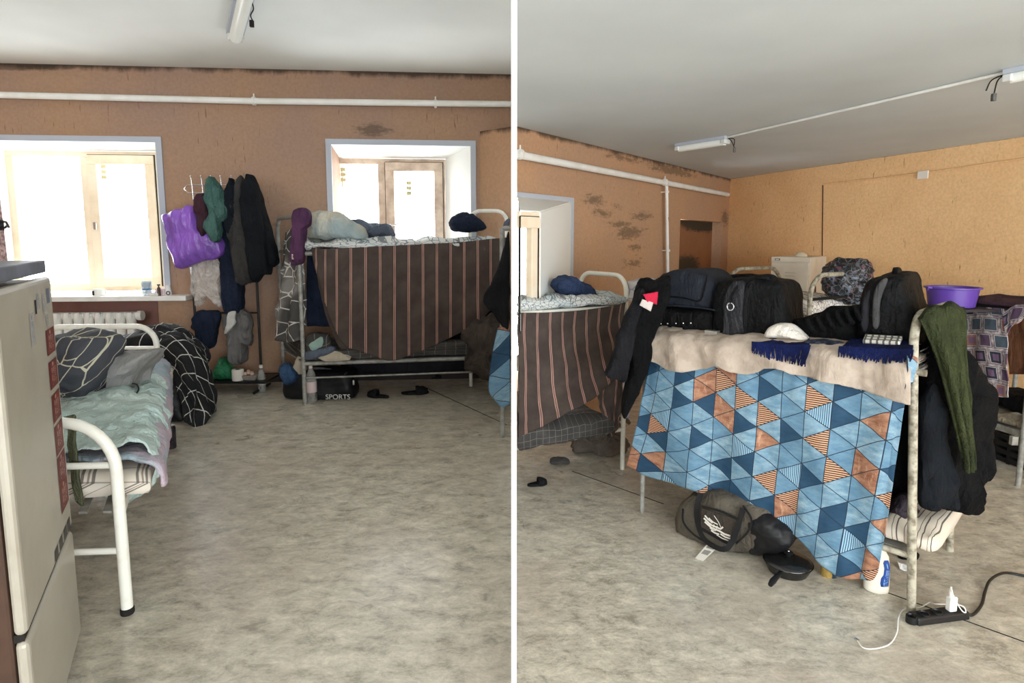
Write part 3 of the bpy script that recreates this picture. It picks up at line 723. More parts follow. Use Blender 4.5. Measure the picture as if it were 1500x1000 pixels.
tag(blob('rolled_duvet', [(78, 496), (100, 489), (130, 487), (152, 494), (160, 512), (158, 545), (152, 570), (132, 582), (100, 590), (74, 588), (66, 540)], front(2.85), .42, F_hex, e=.7, wr=(.03, 6), seed=2, vf=(.02, 16, 5)), 'navy and grey rolled duvet with cream web pattern on the iron bed', 'duvet')
tag(MB().tube(smooth_line([P(178, 592, 2.7), P(196, 580, 2.85), P(203, 570, 2.9), P(200, 563, 2.95), P(192, 561, 3.0)], 20), .004, 6).done('black_lead', M_black, None, True), 'thin black cord lying on the mint sheet beside the grey pillow', 'cord')
tag(psheet('hanging_strap', [[(94, 612), (103, 608)], [(100, 615, .01), (109, 612, .01)], [(100, 660), (110, 655)], [(106, 700), (116, 700)], [(111, 735), (121, 741)]], front(1.98), F_olive, nu=10, nv=40, wr=(.006, 10, 8), thick=.01), 'olive green cloth strip hanging from the iron bed foot frame', 'cloth')

# black checked duvet pile behind the bed
pd = thing('duvet_pile', 'black duvet with white check lines heaped behind the iron bed', 'duvet', P(270, 600, 4.4))
blob('duvet_top', [(160, 498), (186, 489), (208, 484), (232, 476), (262, 486), (288, 505), (300, 530), (270, 545), (230, 520), (190, 512), (165, 508)], front(4.55), .5, F_check, pd, e=.8, wr=(.03, 6), seed=4)
sheet('duvet_drape', [[P(195, 500, 4.5), P(232, 478, 4.5), P(270, 488, 4.5), P(300, 520, 4.55)],
                     [P(215, 512, 4.4), P(250, 498, 4.35), P(284, 515, 4.35), P(306, 545, 4.4)],
                     [P(238, 545, 4.3), P(264, 535, 4.25), P(292, 550, 4.25), P(313, 575, 4.4)],
                     [P(262, 580, 4.2), P(278, 575, 4.2), P(297, 590, 4.2), P(312, 600, 4.35)],
                     [P(270, 614, 4.12), P(280, 622, 4.1), P(292, 628, 4.1), P(306, 612, 4.2)]], F_check, pd, nu=60, nv=70, wr=(.035, 5, 4), thick=.02, seed=2, uvrot=.5)
tag(blob('storage_bag', [(236, 540), (262, 540), (285, 560), (296, 590), (290, 618), (262, 624), (240, 622)], front(4.4), .5, mat('black_nylon', (20, 20, 22), .5, bump=.5, bs=9), e=.5, wr=(.02, 6), zmin=.01), 'black bag standing under the checked duvet by the bed leg', 'bag')
tag(blob('bed_bench', [(180, 530), (262, 530), (262, 548), (180, 548)], front(4.7), .4, mat('dark_bench_board', (40, 38, 38), .6), e=.2, wr=(0, 1), straight=True), 'dark board carrying the checked duvet behind the iron bed', 'bench')
cn = PZ(252, 656, 0)
ct = thing('drink_can', 'tall black drink can on the floor by the iron bed leg', 'can', cn)
MB().lathe(cn, [(.024, 0), (.028, .008), (.028, .135), (.023, .15)], 24).done('can_body', mat('black_can', (26, 24, 26), .3, .3, col2=(70, 60, 66), vs=12), ct, True)
MB().lathe(cn, [(.023, .15), (.0235, .153), (.021, .151), (.003, .151)], 24).done('can_lid', M_silver, ct, True)

# ================================================================== window sill things
def on_sill(px, back=.08): p = PZ(px, 430, ZS); q = PW(px, 430, PL, .16-back); return Vector((q.x, q.y, ZS))
c = on_sill(144); mg = thing('mug', 'white mug with a dark print on the window sill', 'mug', c)
hgt = PW(144, 423, PL, .08).z-ZS; r_ = .046
MB().lathe(c, [(r_*.9, 0), (r_, .01), (r_, hgt), (r_*.9, hgt), (r_*.85, .015), (.003, .012)], 24).done('mug_body', mat('white_china', (236, 236, 230), .25), mg, True)
MB().tube([c+Vector((r_*.95+.026*math.sin(math.pi*k/10), 0, hgt*.5+.03*math.cos(math.pi*k/10))) for k in range(11)], .006, 8).done('handle', mat('white_china', (0, 0, 0)), mg, True)
MB().box(c+Vector((-.012, -r_*.98, hgt*.45)), (.018, .006, .04)).done('printed_figure', M_gap, mg, bevel=.002)
c = on_sill(215.5); gl = thing('glass_tumbler', 'clear tumbler with a blue print on the window sill', 'glass', c)
hg = PW(215, 412, PL, .08).z-ZS
MB().lathe(c, [(.03, 0), (.036, .01), (.04, hg), (.037, hg), (.033, .02), (.003, .015)], 24).done('glass_body', film('tumbler_glass', (200, 216, 226), .45, .1), gl, True)
MB().lathe(c, [(.0375, .05), (.039, .11), (.0375, .111), (.036, .05)], 24).done('blue_print', film('blue_print', (90, 140, 180), .6), gl, True)
c = on_sill(236); tag(MB().box(c+Zv(.03), (.08, .05, .06), .1).done('small_box', stick_mat('pink_carton', (222, 200, 204), (200, 60, 90)), bevel=.003), 'small white and pink carton at the end of the sill', 'box')
c = on_sill(233, .02); tag(MB().lathe(c, [(.014, 0), (.014, .07), (.006, .08), (.006, .09), (.013, .095), (.013, .105)], 14).done('brown_vial', mat('brown_glass', (84, 66, 48), .3), None, True), 'small brown vial behind the pink carton on the sill', 'bottle')
c = on_sill(247); cp = thing('paper_cup', 'small white cup with a black ring at the window corner', 'cup', c)
MB().lathe(c, [(.03, 0), (.02, .09), (.017, .09), (.02, .01)], 18).done('cup_body', M_white, cp, True)
MB().tube([c+Vector((.015+.016*math.cos(k*.63), -.032, .022+.016*math.sin(k*.63))) for k in range(11)], .004, 6, False).done('ring', M_black, cp, True)
c = on_sill(226, .03); tag(MB().box(c+Zv(.012), (.1, .03, .024), -.3).done('folded_tissue', cloth('tissue', (235, 235, 232), None, 30, .6), bevel=.008), 'crumpled white tissue next to the tumbler on the sill', 'tissue')

# ================================================================== clothes rack
RK = 5.12; rp = front(RK)
def rv(px, py, d=RK): return P(px, py, d)
zf = 0
rk = thing('clothes_rack', 'chrome and black free standing clothes rack with hooks between the windows', 'clothes rack', (rv(331, 560).x, RK, 0))
xs = [rv(283, 420).x, rv(376.5, 420).x]
for x in xs: MB().tube([Vector((x, RK, 0)), Vector((x, RK, rv(0, 300).z))], .011, 10).done('upright', M_black, rk, True)
z1, z2 = rv(0, 271).z, rv(0, 282).z; x0, x1 = rv(275, 270).x, rv(372, 270).x
loop = [Vector((x0, RK, z1)), Vector((x1, RK, z1)), Vector((x1+.04, RK, (z1+z2)/2)), Vector((x1, RK, z2)), Vector((x0, RK, z2)), Vector((x0-.035, RK, (z1+z2)/2)), Vector((x0, RK, z1))]
MB().tube(loop, .005, 8).done('top_rail', M_silver, rk, True)
for px in (282, 297, 311, 325, 341, 354, 367):
    x = rv(px, 270).x; zt_ = rv(0, 259).z
    MB().tube(smooth_line([Vector((x, RK, z2-.06)), Vector((x, RK-.01, z1)), Vector((x, RK-.02, zt_)), Vector((x+.003, RK-.03, zt_+.005))], 14), .0045, 8).lathe(Vector((x+.003, RK-.03, zt_)), [(.003, -.004), (.008, .002), (.008, .008), (.002, .013)], 10).done('hook', M_silver, rk, True)
zb_ = rv(0, 458).z; MB().tube([Vector((xs[0], RK, zb_)), Vector((xs[1], RK, zb_))], .008, 8).done('crossbar', M_black, rk, True)
MB().box(((xs[0]+xs[1])/2+.02, RK, .1), (xs[1]-xs[0]+.16, .3, .02)).done('shoe_shelf', M_black, rk, bevel=.004)
for x in xs: MB().tube([Vector((x, RK-.17, .012)), Vector((x, RK+.17, .012))], .012, 8).done('foot', M_black, rk, True)
g = G('purple_plastic'); vv = g.coord('Object'); g.set('Base Color', g.mix(g.step(g.noise(vv, 2.5, 2), .4, .65), (142, 92, 196), (84, 62, 124))); g.set('Roughness', .28); g.set('Specular IOR Level', .5); g.bump(g.noise(g.scale(vv, (1, 1, .3)), 26, 3, .5, 1), .7, .02); M_purp = g.m
hung('carrier_bag', [(238, 315), (262, 309), (280, 300), (288, 306), (296, 326), (316, 342), (327, 348), (329, 371), (300, 383), (264, 392), (252, 362), (244, 332)], rp, .2, M_purp, 'large purple plastic bag hanging from the clothes rack by the window', 'bag', off=.14, e=.85, wr=(.02, 5))
hung('hood', [(287, 296), (292, 285), (302, 284), (307, 300), (309, 325), (302, 343), (293, 335), (288, 316)], rp, .12, F_maroon, 'dark maroon cloth hanging above the purple bag', 'cloth', off=.2)
hung('terry_towel', [(302, 278), (308, 261), (316, 263), (325, 277), (331, 300), (331, 322), (321, 327), (324, 348), (313, 348), (303, 338), (302, 328), (306, 312)], rp, .12, F_teal, 'grey green terry towel draped over the clothes rack', 'towel', off=.24, wr=(.025, 10))
def bagx(): return None
hung('clear_bag', [(280, 388), (322, 378), (326, 415), (322, 448), (306, 432), (296, 446), (288, 447), (283, 420)], rp, .12, film('clear_film', (216, 212, 206), .22), 'clear crinkled plastic bag hanging under the purple bag', 'bag', off=.06, e=.9)
hung('work_trousers', [(322, 300), (332, 285), (345, 290), (352, 330), (354, 390), (355, 440), (352, 458), (334, 459), (328, 440), (322, 380), (316, 345)], rp, .14, F_navy, 'long dark navy garment hanging in the middle of the clothes rack', 'garment', off=.06, e=.7)
hung('black_scarf', [(330, 290), (334, 268), (338, 258), (342, 266), (346, 290), (346, 330), (338, 345), (331, 320)], rp, .08, cloth('ink_cloth', (24, 28, 34)), 'narrow black garment peaking above the hooks beside the green towel', 'garment', off=.2)
hung('brown_jacket', [(345, 275), (350, 257), (356, 258), (360, 280), (370, 310), (376, 360), (374, 410), (362, 417), (348, 414), (344, 390), (337, 345), (339, 315)], rp, .16, cloth('brown_grey_twill', (62, 60, 58), (50, 50, 50)), 'grey brown jacket hanging beside the long black coat', 'jacket', off=.16)
jk = thing('black_coat', 'black coat with a long sleeve at the far end of the clothes rack', 'coat', rv(380, 415, RK-.2))
blob('coat_body', [(358, 278), (363, 257), (370, 257), (376, 268), (382, 290), (388, 330), (394, 370), (396, 400), (386, 404), (374, 414), (368, 400), (362, 345), (356, 300)], rp, .18, cloth('black_wool', (24, 27, 31), (18, 20, 24)), jk, off=.24, vf=(.03, 26, .5), N=130)
blob('sleeve', [(374, 272), (380, 282), (388, 310), (396, 340), (403, 362), (407, 385), (398, 392), (390, 398), (384, 372), (379, 330), (374, 298)], rp, .13, cloth('black_wool', (32, 36, 42)), jk, off=.2, seed=5, vf=(.02, 30, 3))
hung('navy_tshirt', [(288, 456), (300, 454), (322, 458), (319, 480), (312, 508), (300, 509), (290, 506), (291, 484), (285, 484), (280, 478), (283, 465)], rp, .05, F_navy, 'navy shirt folded over the lower bar of the clothes rack', 'shirt', off=.03, e=.5, wr=(.008, 6))
hung('grey_hoodie', [(330, 460), (346, 454), (362, 455), (368, 468), (370, 490), (366, 506), (360, 505), (358, 530), (340, 531), (337, 500), (334, 484), (326, 470)], rp, .14, F_greyc, 'grey sweatshirt slung over the lower bar of the clothes rack', 'sweatshirt', off=.04)
hung('white_tie', [(336, 460), (344, 458), (344, 475), (338, 482), (331, 486), (334, 472)], rp, .04, cloth('white_cotton', (190, 188, 182)), 'small white cloth hanging in front of the grey sweatshirt', 'cloth', off=.14)
# things on the shoe shelf
zsf = .11
def shp(px, dy=0): q = rv(px, 540, RK+dy); return Vector((q.x, RK+dy, zsf))
def bbox_blob(name, c, w_, h_, d_, m, e=.6, wr=(.01, 12), seed=0, pts=None):
    pts = pts or [(-.5, 0), (-.5, .6), (-.3, .95), (0, 1), (.3, .95), (.5, .6), (.5, 0), (0, -.0)]
    pl = (Vector((0, c.y, 0)), Vector((0, -1, 0)))
    me_px = [(c+Vector((x*w_, 0, z*h_))) for x, z in pts]
    # project back so that the same outline code can be used
    out = []
    for p in me_px:
        r = p-CAM; s, co = math.sin(PITCH), math.cos(PITCH)
        f = r.y*co-r.z*s; up = r.y*s+r.z*co
        out.append((CX+FOC*r.x/f, CY-FOC*up/f))
    return blob(name, out, pl, d_, m, e=e, wr=wr, seed=seed, zmin=c.z+.002)
tag(bbox_blob('green_bag', shp(328, -.04), .17, .2, .16, film('green_plastic', (36, 120, 78), .8, .3), .8, (.02, 14), pts=[(-.5, .1), (-.46, .45), (-.25, .7), (-.05, .8), (-.12, 1), (.02, .9), (.14, .98), (.1, .78), (.3, .65), (.48, .4), (.46, .05), (0, 0)]), 'knotted green plastic bag standing on the shoe shelf', 'bag')
c = shp(348, -.1); tr_ = thing('toilet_paper', 'white toilet paper roll standing on the shoe shelf', 'toilet paper', c)
MB().lathe(c, [(.02, 0), (.047, .002), (.05, .01), (.05, .095), (.046, .1), (.02, .1)], 28).done('paper', mat('tissue_paper', (208, 202, 192), .95, bump=.3, bs=50), tr_, True)
MB().lathe(c, [(.019, .0995), (.021, .101), (.019, .101), (.002, .1005)], 18).done('paper_core', M_gap, tr_, True)
c = shp(368, -.06); et = thing('egg_tray', 'small cardboard tray holding pale pieces on the shoe shelf', 'tray', c)
MB().hexa([c+Vector(p) for p in ((-.05, -.05, 0), (.05, -.05, 0), (.05, .05, 0), (-.05, .05, 0))], [c+Vector(p) for p in ((-.07, -.065, .045), (.07, -.065, .045), (.07, .065, .045), (-.07, .065, .045))]).done('tray_box', mat('grey_cardboard', (136, 126, 116), .9), et, bevel=.006)
for k in range(5):
    o = c+Vector((-.045+.03*(k % 3)+.01*(k//3), -.02+.04*(k//3), .055+.01*(k % 2))); MB().lathe(o, [(.002, -.018), (.014, -.012), (.019, 0), (.014, .012), (.002, .018)], 12).done('pale_piece', mat('pale_peach', (190, 160, 142), .7), et, True)
c = Vector((rv(386, 540).x, RK-.05, 0)); bo = thing('water_bottle', 'small clear water bottle beside the clothes rack foot', 'bottle', c)
M_pet = film('clear_plastic', (178, 176, 170), .4, .1)
MB().lathe(c, [(.03, 0), (.034, .01), (.034, .14), (.02, .19), (.013, .2), (.013, .215)], 20).done('bottle_body', M_pet, bo, True)
MB().lathe(c, [(.0345, .06), (.035, .061), (.035, .11), (.0345, .111)], 20).done('bottle_label', mat('pale_label', (176, 168, 160), .6), bo, True)
MB().lathe(c, [(.016, .213), (.016, .235), (.012, .237)], 16).done('bottle_cap', mat('white_cap', (216, 208, 204), .5), bo, True)
tag(MB().box(PZ(379, 556, 0)+Zv(.075), (.15, .12, .15), -.2).done('black_box', M_black, bevel=.008), 'black box standing on the floor in front of the clothes rack', 'box')
tag(bbox_blob('dark_shoe', PZ(357, 560, 0), .14, .09, .1, M_blackc, .7, (.008, 12)), 'dark shoe lying on the floor in front of the shoe shelf', 'shoe')

# ================================================================== striped bunk, left room
bn0 = PZ(447, 592, 0); D0 = bn0.y; D1 = 4.92; bf0 = Vector((P(414, 500, 5.22).x, 5.22, 0))
bn1 = Vector((-.055, D1, 0)); bf1 = Vector((-.1, 5.3, 0))
ztop = P(447, 322, D0).z
bk = thing('bunk_bed', 'grey metal bunk bed under the second window, hung with the striped blanket', 'bunk bed', (bn0+bf1)/2)
MB().tube(arch(bn0, bf0, ztop+.03, .12), .017, 12).done('end_frame', M_steelg, bk, True)
e0 = P(690, 314, 5.2); 
MB().tube(arch(bf1+Vector((-.28, -.05, 0)), bn1+Vector((.01, .3, 0)), P(720, 308, 5.15).z, .1), .017, 12).done('end_frame', M_steelw, bk, True)
zu = P(460, 362, D0).z-.03; zl = .34
def Q(a, b, z): # a along, b across
    return (bn0*(1-a)+bn1*a)*(1-b)+(bf0*(1-a)+bf1*a)*b+Zv(z)
for z in (zu-.02, zl):
    for b in (0, 1): MB().tube([Q(0, b, z), Q(1, b, z)], .018, 8).done('side_rail', M_steelg, bk, True)
    mb = MB(); mb.hexa([Q(0, .04, z), Q(.99, .04, z), Q(.99, .96, z), Q(0, .96, z)], [Q(0, .04, z+.012), Q(.99, .04, z+.012), Q(.99, .96, z+.012), Q(0, .96, z+.012)]); mb.done('bed_base', M_steelg, bk)
MB().tube([Q(0, 0, zl-.12), Q(1, 0, zl-.12)], .008, 8).done('brace', M_steelg, bk, True)
def q_mattress(name, Qf, a0, a1, b0, b1, z0, z1, m, amp=.012, seed=0):
    n = 36; vs, uv = [], []; M_ = 50; rows = []
    for i in range(M_+1):
        s = i/M_; a = a0+(a1-a0)*s; sh = .55 if i in (0, M_) else (.9 if i in (1, M_-1) else 1)
        for k in range(n):
            t = 2*math.pi*k/n; x = math.copysign(abs(math.cos(t))**.4, math.cos(t)); z = math.copysign(abs(math.sin(t))**.5, math.sin(t))*sh
            p = Qf(a, (b0+b1)/2+(b1-b0)/2*x, (z0+z1)/2+(z1-z0)/2*z); d = fbm(p*5+Vector((seed, 0, 0)))*amp
            vs.append(p+Vector((0, 0, z*d*1.5))-Vector((0, x*d, 0))); uv.append((a*1.7, (z-x)*.35*.5))
    fs = [(i*n+k, i*n+(k+1) % n, (i+1)*n+(k+1) % n, (i+1)*n+k) for i in range(M_) for k in range(n)]+[tuple(range(n))[::-1], tuple(M_*n+k for k in range(n))]
    me = mesh(name, vs, fs, uv); bm = bmesh.new(); bm.from_mesh(me); bmesh.ops.recalc_face_normals(bm, faces=bm.faces); bm.to_mesh(me); bm.free()
    return link(name, me, m)
tag(q_mattress('bedding', Q, .02, .995, -.05, 1, zu, zu+.09, F_top, .035, 3), 'pale printed bedding along the top of the striped bunk', 'bedding')
tag(q_mattress('mattress', Q, .0, .97, -.02, .98, zl+.015, zl+.12, F_checkd, .02, 5), 'dark checked mattress on the lower level of the striped bunk', 'mattress')
bp = front(4.62)
def stripecol(px, yt, yb, n=6, bulge=.05): return [(px, yt+(yb-yt)*k/(n-1), bulge*math.sin(math.pi*k/(n-1)*.8)) for k in range(n)]
cols_ = [stripecol(*c) for c in ((457, 361, 372), (476, 364, 445), (500, 364, 498), (530, 362, 515), (570, 360, 527), (610, 358, 516), (650, 356, 500), (690, 353, 478), (718, 350, 455), (744, 347, 428))]
rows_ = [[PW(c[k][0]+(0 if i == 0 else 0), c[k][1], plane(Q(0, 0, 0)+Vector((0, -.03, 0)), Q(1, 0, 0)+Vector((0, -.03, 0))), c[k][2]) for i, c in enumerate(cols_)] for k in range(6)]
tag(sheet('striped_blanket', rows_, F_stripe, nu=130, nv=70, wr=(.012, 3, 3), fold=(.022, 12, .2, .9), thick=.008, seed=1), 'brown blanket with pink stripes hanging from the bunk under the window', 'blanket')
pq_ = plane(Q(0, 0, 0)+Vector((0, .03, 0)), Q(1, 0, 0)+Vector((0, .03, 0)))
tag(sheet('striped_blanket', [[PW(x, y, pq_) for x, y in r] for r in ([(460, 372), (466, 372), (474, 374)], [(468, 425), (480, 430), (494, 430)], [(480, 470), (500, 480), (524, 482)], [(497, 508), (525, 512), (560, 512)], [(520, 526), (545, 530), (580, 524)])], F_stripe, nu=20, nv=60, wr=(.015, 6, 4), thick=.008), 'twisted edge of striped blanket trailing to the lower mattress', 'blanket')
pin = plane(Q(0, .3, 0), Q(1, .3, 0))
tag(psheet('navy_cloth', [[(450, 372), (500, 372)], [(449, 420), (500, 420)], [(449, 478), (500, 478)]], pin, F_navy, nu=20, nv=20, wr=(.02, 8, 2)), 'dark navy cloth hanging inside the striped bunk behind its post', 'cloth')
tag(psheet('dark_back_sheet', [[(500, 372), (742, 365)], [(500, 430), (742, 430)], [(500, 500), (742, 500)], [(500, 548), (742, 545)]], plane(Q(0, .8, 0), Q(1, .8, 0)), F_dark, nu=30, nv=20, wr=(.03, 5, 2)), 'charcoal sheet standing in for shade along the wall side of the striped bunk', 'cloth')  # charcoal sheet added in place of the deep shade under the bunk
t1 = plane(Q(0, .1, 0), Q(1, .1, 0))
tag(blob('folded_clothes', [(450, 490), (472, 488), (484, 492), (486, 510), (474, 516), (450, 514)], t1, .2, F_checkd, e=.6), 'dark checked clothes folded on the lower mattress by the post', 'clothes')
tag(blob('mint_pouch', [(452, 505), (458, 498), (472, 492), (477, 499), (474, 508), (458, 514)], plane(Q(0, .0, 0), Q(1, 0, 0)), .1, cloth('mint_fabric', (140, 164, 156)), e=.7), 'mint green pouch on the folded clothes by the bunk post', 'pouch')
tag(blob('grey_towel', [(448, 520), (452, 513), (485, 506), (490, 514), (470, 522), (450, 526)], plane(Q(0, .02, 0), Q(1, .02, 0)), .14, F_gray, e=.6), 'slate grey folded towel under the mint pouch', 'towel')
tag(psheet('cream_sheet', [[(462, 517), (490, 514), (515, 522)], [(466, 524, .02), (490, 521, .02), (514, 524, .02)], [(476, 529, .03), (492, 529, .03), (512, 527, .03)]], plane(Q(0, -.02, 0), Q(1, -.02, 0)), F_cream, nu=30, nv=16, wr=(.006, 12, 6)), 'cream sheet corner hanging over the lower bunk edge', 'sheet')
tag(q_mattress('rolled_cloth', Q, .36, .86, -.06, .2, zl+.07, zl+.17, F_checkd, .015, 9), 'dark check cloth rolled along the lower mattress edge', 'cloth')
# top things
ti = plane(Q(0, .35, 0), Q(1, .35, 0))
tag(blob('duvet_roll', [(453, 318), (462, 310), (480, 307), (500, 312), (518, 325), (532, 335), (537, 351), (520, 353), (480, 350), (452, 346)], ti, .34, F_pale, e=.7, wr=(.025, 6)), 'pale rumpled duvet at the purple cloth end of the upper bunk', 'duvet')
tag(blob('grey_blanket', [(516, 326), (526, 321), (540, 326), (552, 330), (566, 328), (575, 338), (577, 347), (545, 350), (530, 348)], plane(Q(0, .6, 0), Q(1, .6, 0)), .24, F_gray, e=.8, wr=(.03, 8)), 'slate blue crumpled blanket behind the pale duvet', 'blanket')
tag(blob('navy_bundle', [(657, 325), (662, 319), (668, 314), (682, 311), (698, 317), (710, 329), (712, 336), (690, 339), (668, 340), (660, 334)], ti, .2, F_navy, e=.75, wr=(.02, 9)), 'small navy bundle on the upper bunk in front of the window edge', 'bundle')
tag(blob('cloth_lump', [(738, 328), (743, 322), (746, 322), (746, 336), (736, 336)], ti, .1, F_gray, e=.8), 'grey cloth lump by the end arch of the upper bunk', 'cloth')
# over the near end frame
pe = plane(bn0+Vector((-.02, -.04, 0)), bf0+Vector((-.02, -.04, 0)))
pc = thing('purple_garment', 'dark purple belted garment hung over the bunk end frame', 'garment', P(440, 400, 4.7))
blob('garment_cloth', [(430, 316), (438, 305), (447, 304), (454, 312), (454, 328), (447, 332), (446, 360), (444, 385), (428, 384), (428, 350)], front(4.66), .12, cloth('purple_cloth', (84, 54, 82), (66, 42, 66)), pc, e=.7, off=.03, vf=(.02, 60, 0))
MB().box(P(430, 376, 4.58), (.03, .012, .045)).done('buckle', M_silver, pc, bevel=.004)
mb = MB().box(P(436, 381, 4.585), (.09, .01, .02)); mb.done('belt', F_maroon, pc)
tag(sheet('web_curtain', [[P(418, 340, 5.0), P(430, 335, 4.85), P(440, 332, 4.75), P(447, 335, 4.7)], [P(413, 390, 4.95), P(427, 388, 4.8), P(438, 390, 4.72), P(446, 395, 4.68)], [P(407, 440, 4.9), P(422, 444, 4.75), P(436, 446, 4.7), P(446, 446, 4.68)], [P(401, 496, 4.88), P(415, 501, 4.72), P(430, 500, 4.68), P(444, 496, 4.68)]], F_curt, nu=60, nv=50, fold=(.03, 32, .4, 1), wr=(.015, 8, 3), thick=.006), 'grey cloth with white web lines hanging down the bunk end', 'curtain')
tag(blob('denim_roll', [(412, 534), (420, 532), (430, 540), (437, 552), (428, 560), (418, 562), (413, 548)], front(4.78), .16, F_jean, e=.8, wr=(.015, 14)), 'blue denim roll stuffed beside the sports bag', 'jeans')
tag(blob('cream_bag', [(436, 522), (446, 518), (448, 545), (438, 552), (430, 542)], front(4.85), .14, F_cream, e=.8), 'cream cloth bundle behind the bunk post', 'bundle')
tag(bbox_blob('white_bottle', PZ(419, 570, 0), .05, .1, .05, mat('white_cap', (216, 208, 204), .5), .6, (.003, 9)), 'small white bottle on the floor beside the sports bag', 'bottle')
sb = thing('sports_bag', 'black duffel marked SPORTS under the striped bunk', 'bag', PZ(480, 585, 0)+Vector((0, .2, 0)))
M_nyl = mat('black_nylon', (20, 20, 22), .5)
spl = front(PZ(480, 587, 0).y+.17)
blob('bag_body', [(419, 560), (424, 548), (440, 541), (480, 540), (518, 542), (523, 560), (522, 578), (505, 582), (470, 583), (430, 580), (421, 574)], spl, .32, M_nyl, sb, e=.45, wr=(.012, 6), zmin=.004)
tx = P(494.5, 582.5, spl[0].y-.165-.03); text('sports_lettering', 'SPORTS', P(495, 581.5, spl[0].y-.215), .06, mat('white_print', (200, 200, 198), .6), sb)
ptube('carry_handle', [(455, 545, .16), (465, 553, .19), (485, 556, .19), (500, 552, .19), (508, 545, .16)], spl, .01, M_nyl, sb)
mb = MB().box(P(518, 560, spl[0].y-.17), (.012, .01, .04)).done('zip_tag', M_silver, sb)
tag(blob('cloth_strip', [(440, 546), (452, 538), (475, 538), (493, 543), (488, 547), (470, 546), (455, 549)], front(spl[0].y-.02), .06, F_greyc, e=.8, wr=(.004, 9)), 'grey cloth strip lying across the top of the sports bag', 'cloth')
c = PZ(457, 588, 0); c.y -= .0
pb2 = thing('soda_bottle', 'large clear bottle with a pink label in front of the sports bag', 'bottle', c)
MB().lathe(c, [(.034, 0), (.043, .012), (.043, .19), (.036, .23), (.016, .28), (.013, .29)], 24).done('bottle_body', M_pet, pb2, True)
MB().lathe(c, [(.0435, .085), (.044, .086), (.044, .175), (.0435, .176)], 24).done('bottle_label', stick_mat('pink_label', (206, 186, 184), (176, 60, 76)), pb2, True)
MB().lathe(c, [(.017, .285), (.017, .31), (.013, .313)], 16).done('bottle_cap', mat('white_cap', (216, 208, 204), .5), pb2, True)
def slipper(px, py, L, yaw, label, z=0.0, m=M_blackc):
    c = PZ(px, py, z); R = Matrix.Rotation(yaw, 3, 'Z'); t = thing('slipper', label, 'slipper', c)
    out = [c+R@Vector((L/2*math.cos(a)*(1.0), L*.19*math.sin(a)*(1.15 if math.cos(a) > 0 else .85), 0)) for a in [2*math.pi*k/24 for k in range(24)]]
    MB().prism([p+Zv(.002) for p in out], Zv(.022)).done('sole', m, t, bevel=.006)
    vs = []; n = 12
    mb = MB(); R2 = R
    for k in range(7):
        x = L*(.02+.44*k/6); w_ = L*.2*math.cos((k/6-.25)*1.25); hh = .052*(1-.55*(k/6)**2)
        for i in range(n+1):
            a = math.pi*i/n; vs.append(c+R@Vector((x, w_*math.cos(a), .022+hh*math.sin(a))))
    fs = [(k*(n+1)+i, k*(n+1)+i+1, (k+1)*(n+1)+i+1, (k+1)*(n+1)+i) for k in range(6) for i in range(n)]
    o = MB().add(vs, fs).done('strap', m, t, True); s = o.modifiers.new('thickness', 'SOLIDIFY'); s.thickness = .008
    return t
slipper(554, 582, .2, 2.9, 'black slipper under the striped bunk nearest the sports bag')
slipper(608, 577, .24, .15, 'black slipper lying flat under the middle of the striped bunk')
slipper(637, 554, .2, .1, 'faint dark slipper deep under the striped bunk near the wall')
tag(blob('dark_pile', [(678, 488), (700, 470), (724, 462), (742, 470), (743, 560), (735, 566), (712, 552), (682, 534), (690, 510)], front(4.55), .4, cloth('brown_grey_pile', (72, 64, 58), (54, 48, 44), 7, .9), e=.8, wr=(.05, 8)), 'dark brown cloth heap spilling from the end of the striped bunk', 'cloth')
# post, blue sheet corner and black jacket at the partition
c = PZ(736, 640, 0); pf = thing('metal_post', 'grey metal post at the partition carrying the black jacket', 'post', c)
MB().tube([c, c+Zv(1.42)], .017, 12).done('post_tube', M_steelg, pf, True)
MB().tube([c+Zv(1.42), Vector((-.012, c.y, c.z+1.42))], .017, 12).done('side_arm', M_steelg, pf, True)
JK = front(c.y-.06)
tag(blob('jacket', [(746, 345), (738, 362), (728, 395), (712, 425), (708, 445), (722, 460), (730, 470), (738, 478), (746, 470)], JK, .08, M_blackc, e=.7, wr=(.012, 8)), 'black jacket cut off by the partition, hung above the blue sheet corner', 'jacket')
LEFT_BLUE = [[(728, 482), (736, 476), (747, 470)], [(722, 510), (734, 512), (747, 510)], [(717, 545), (731, 548), (747, 545)], [(716, 572), (731, 580), (747, 576)], [(726, 588), (735, 596), (747, 592)]]
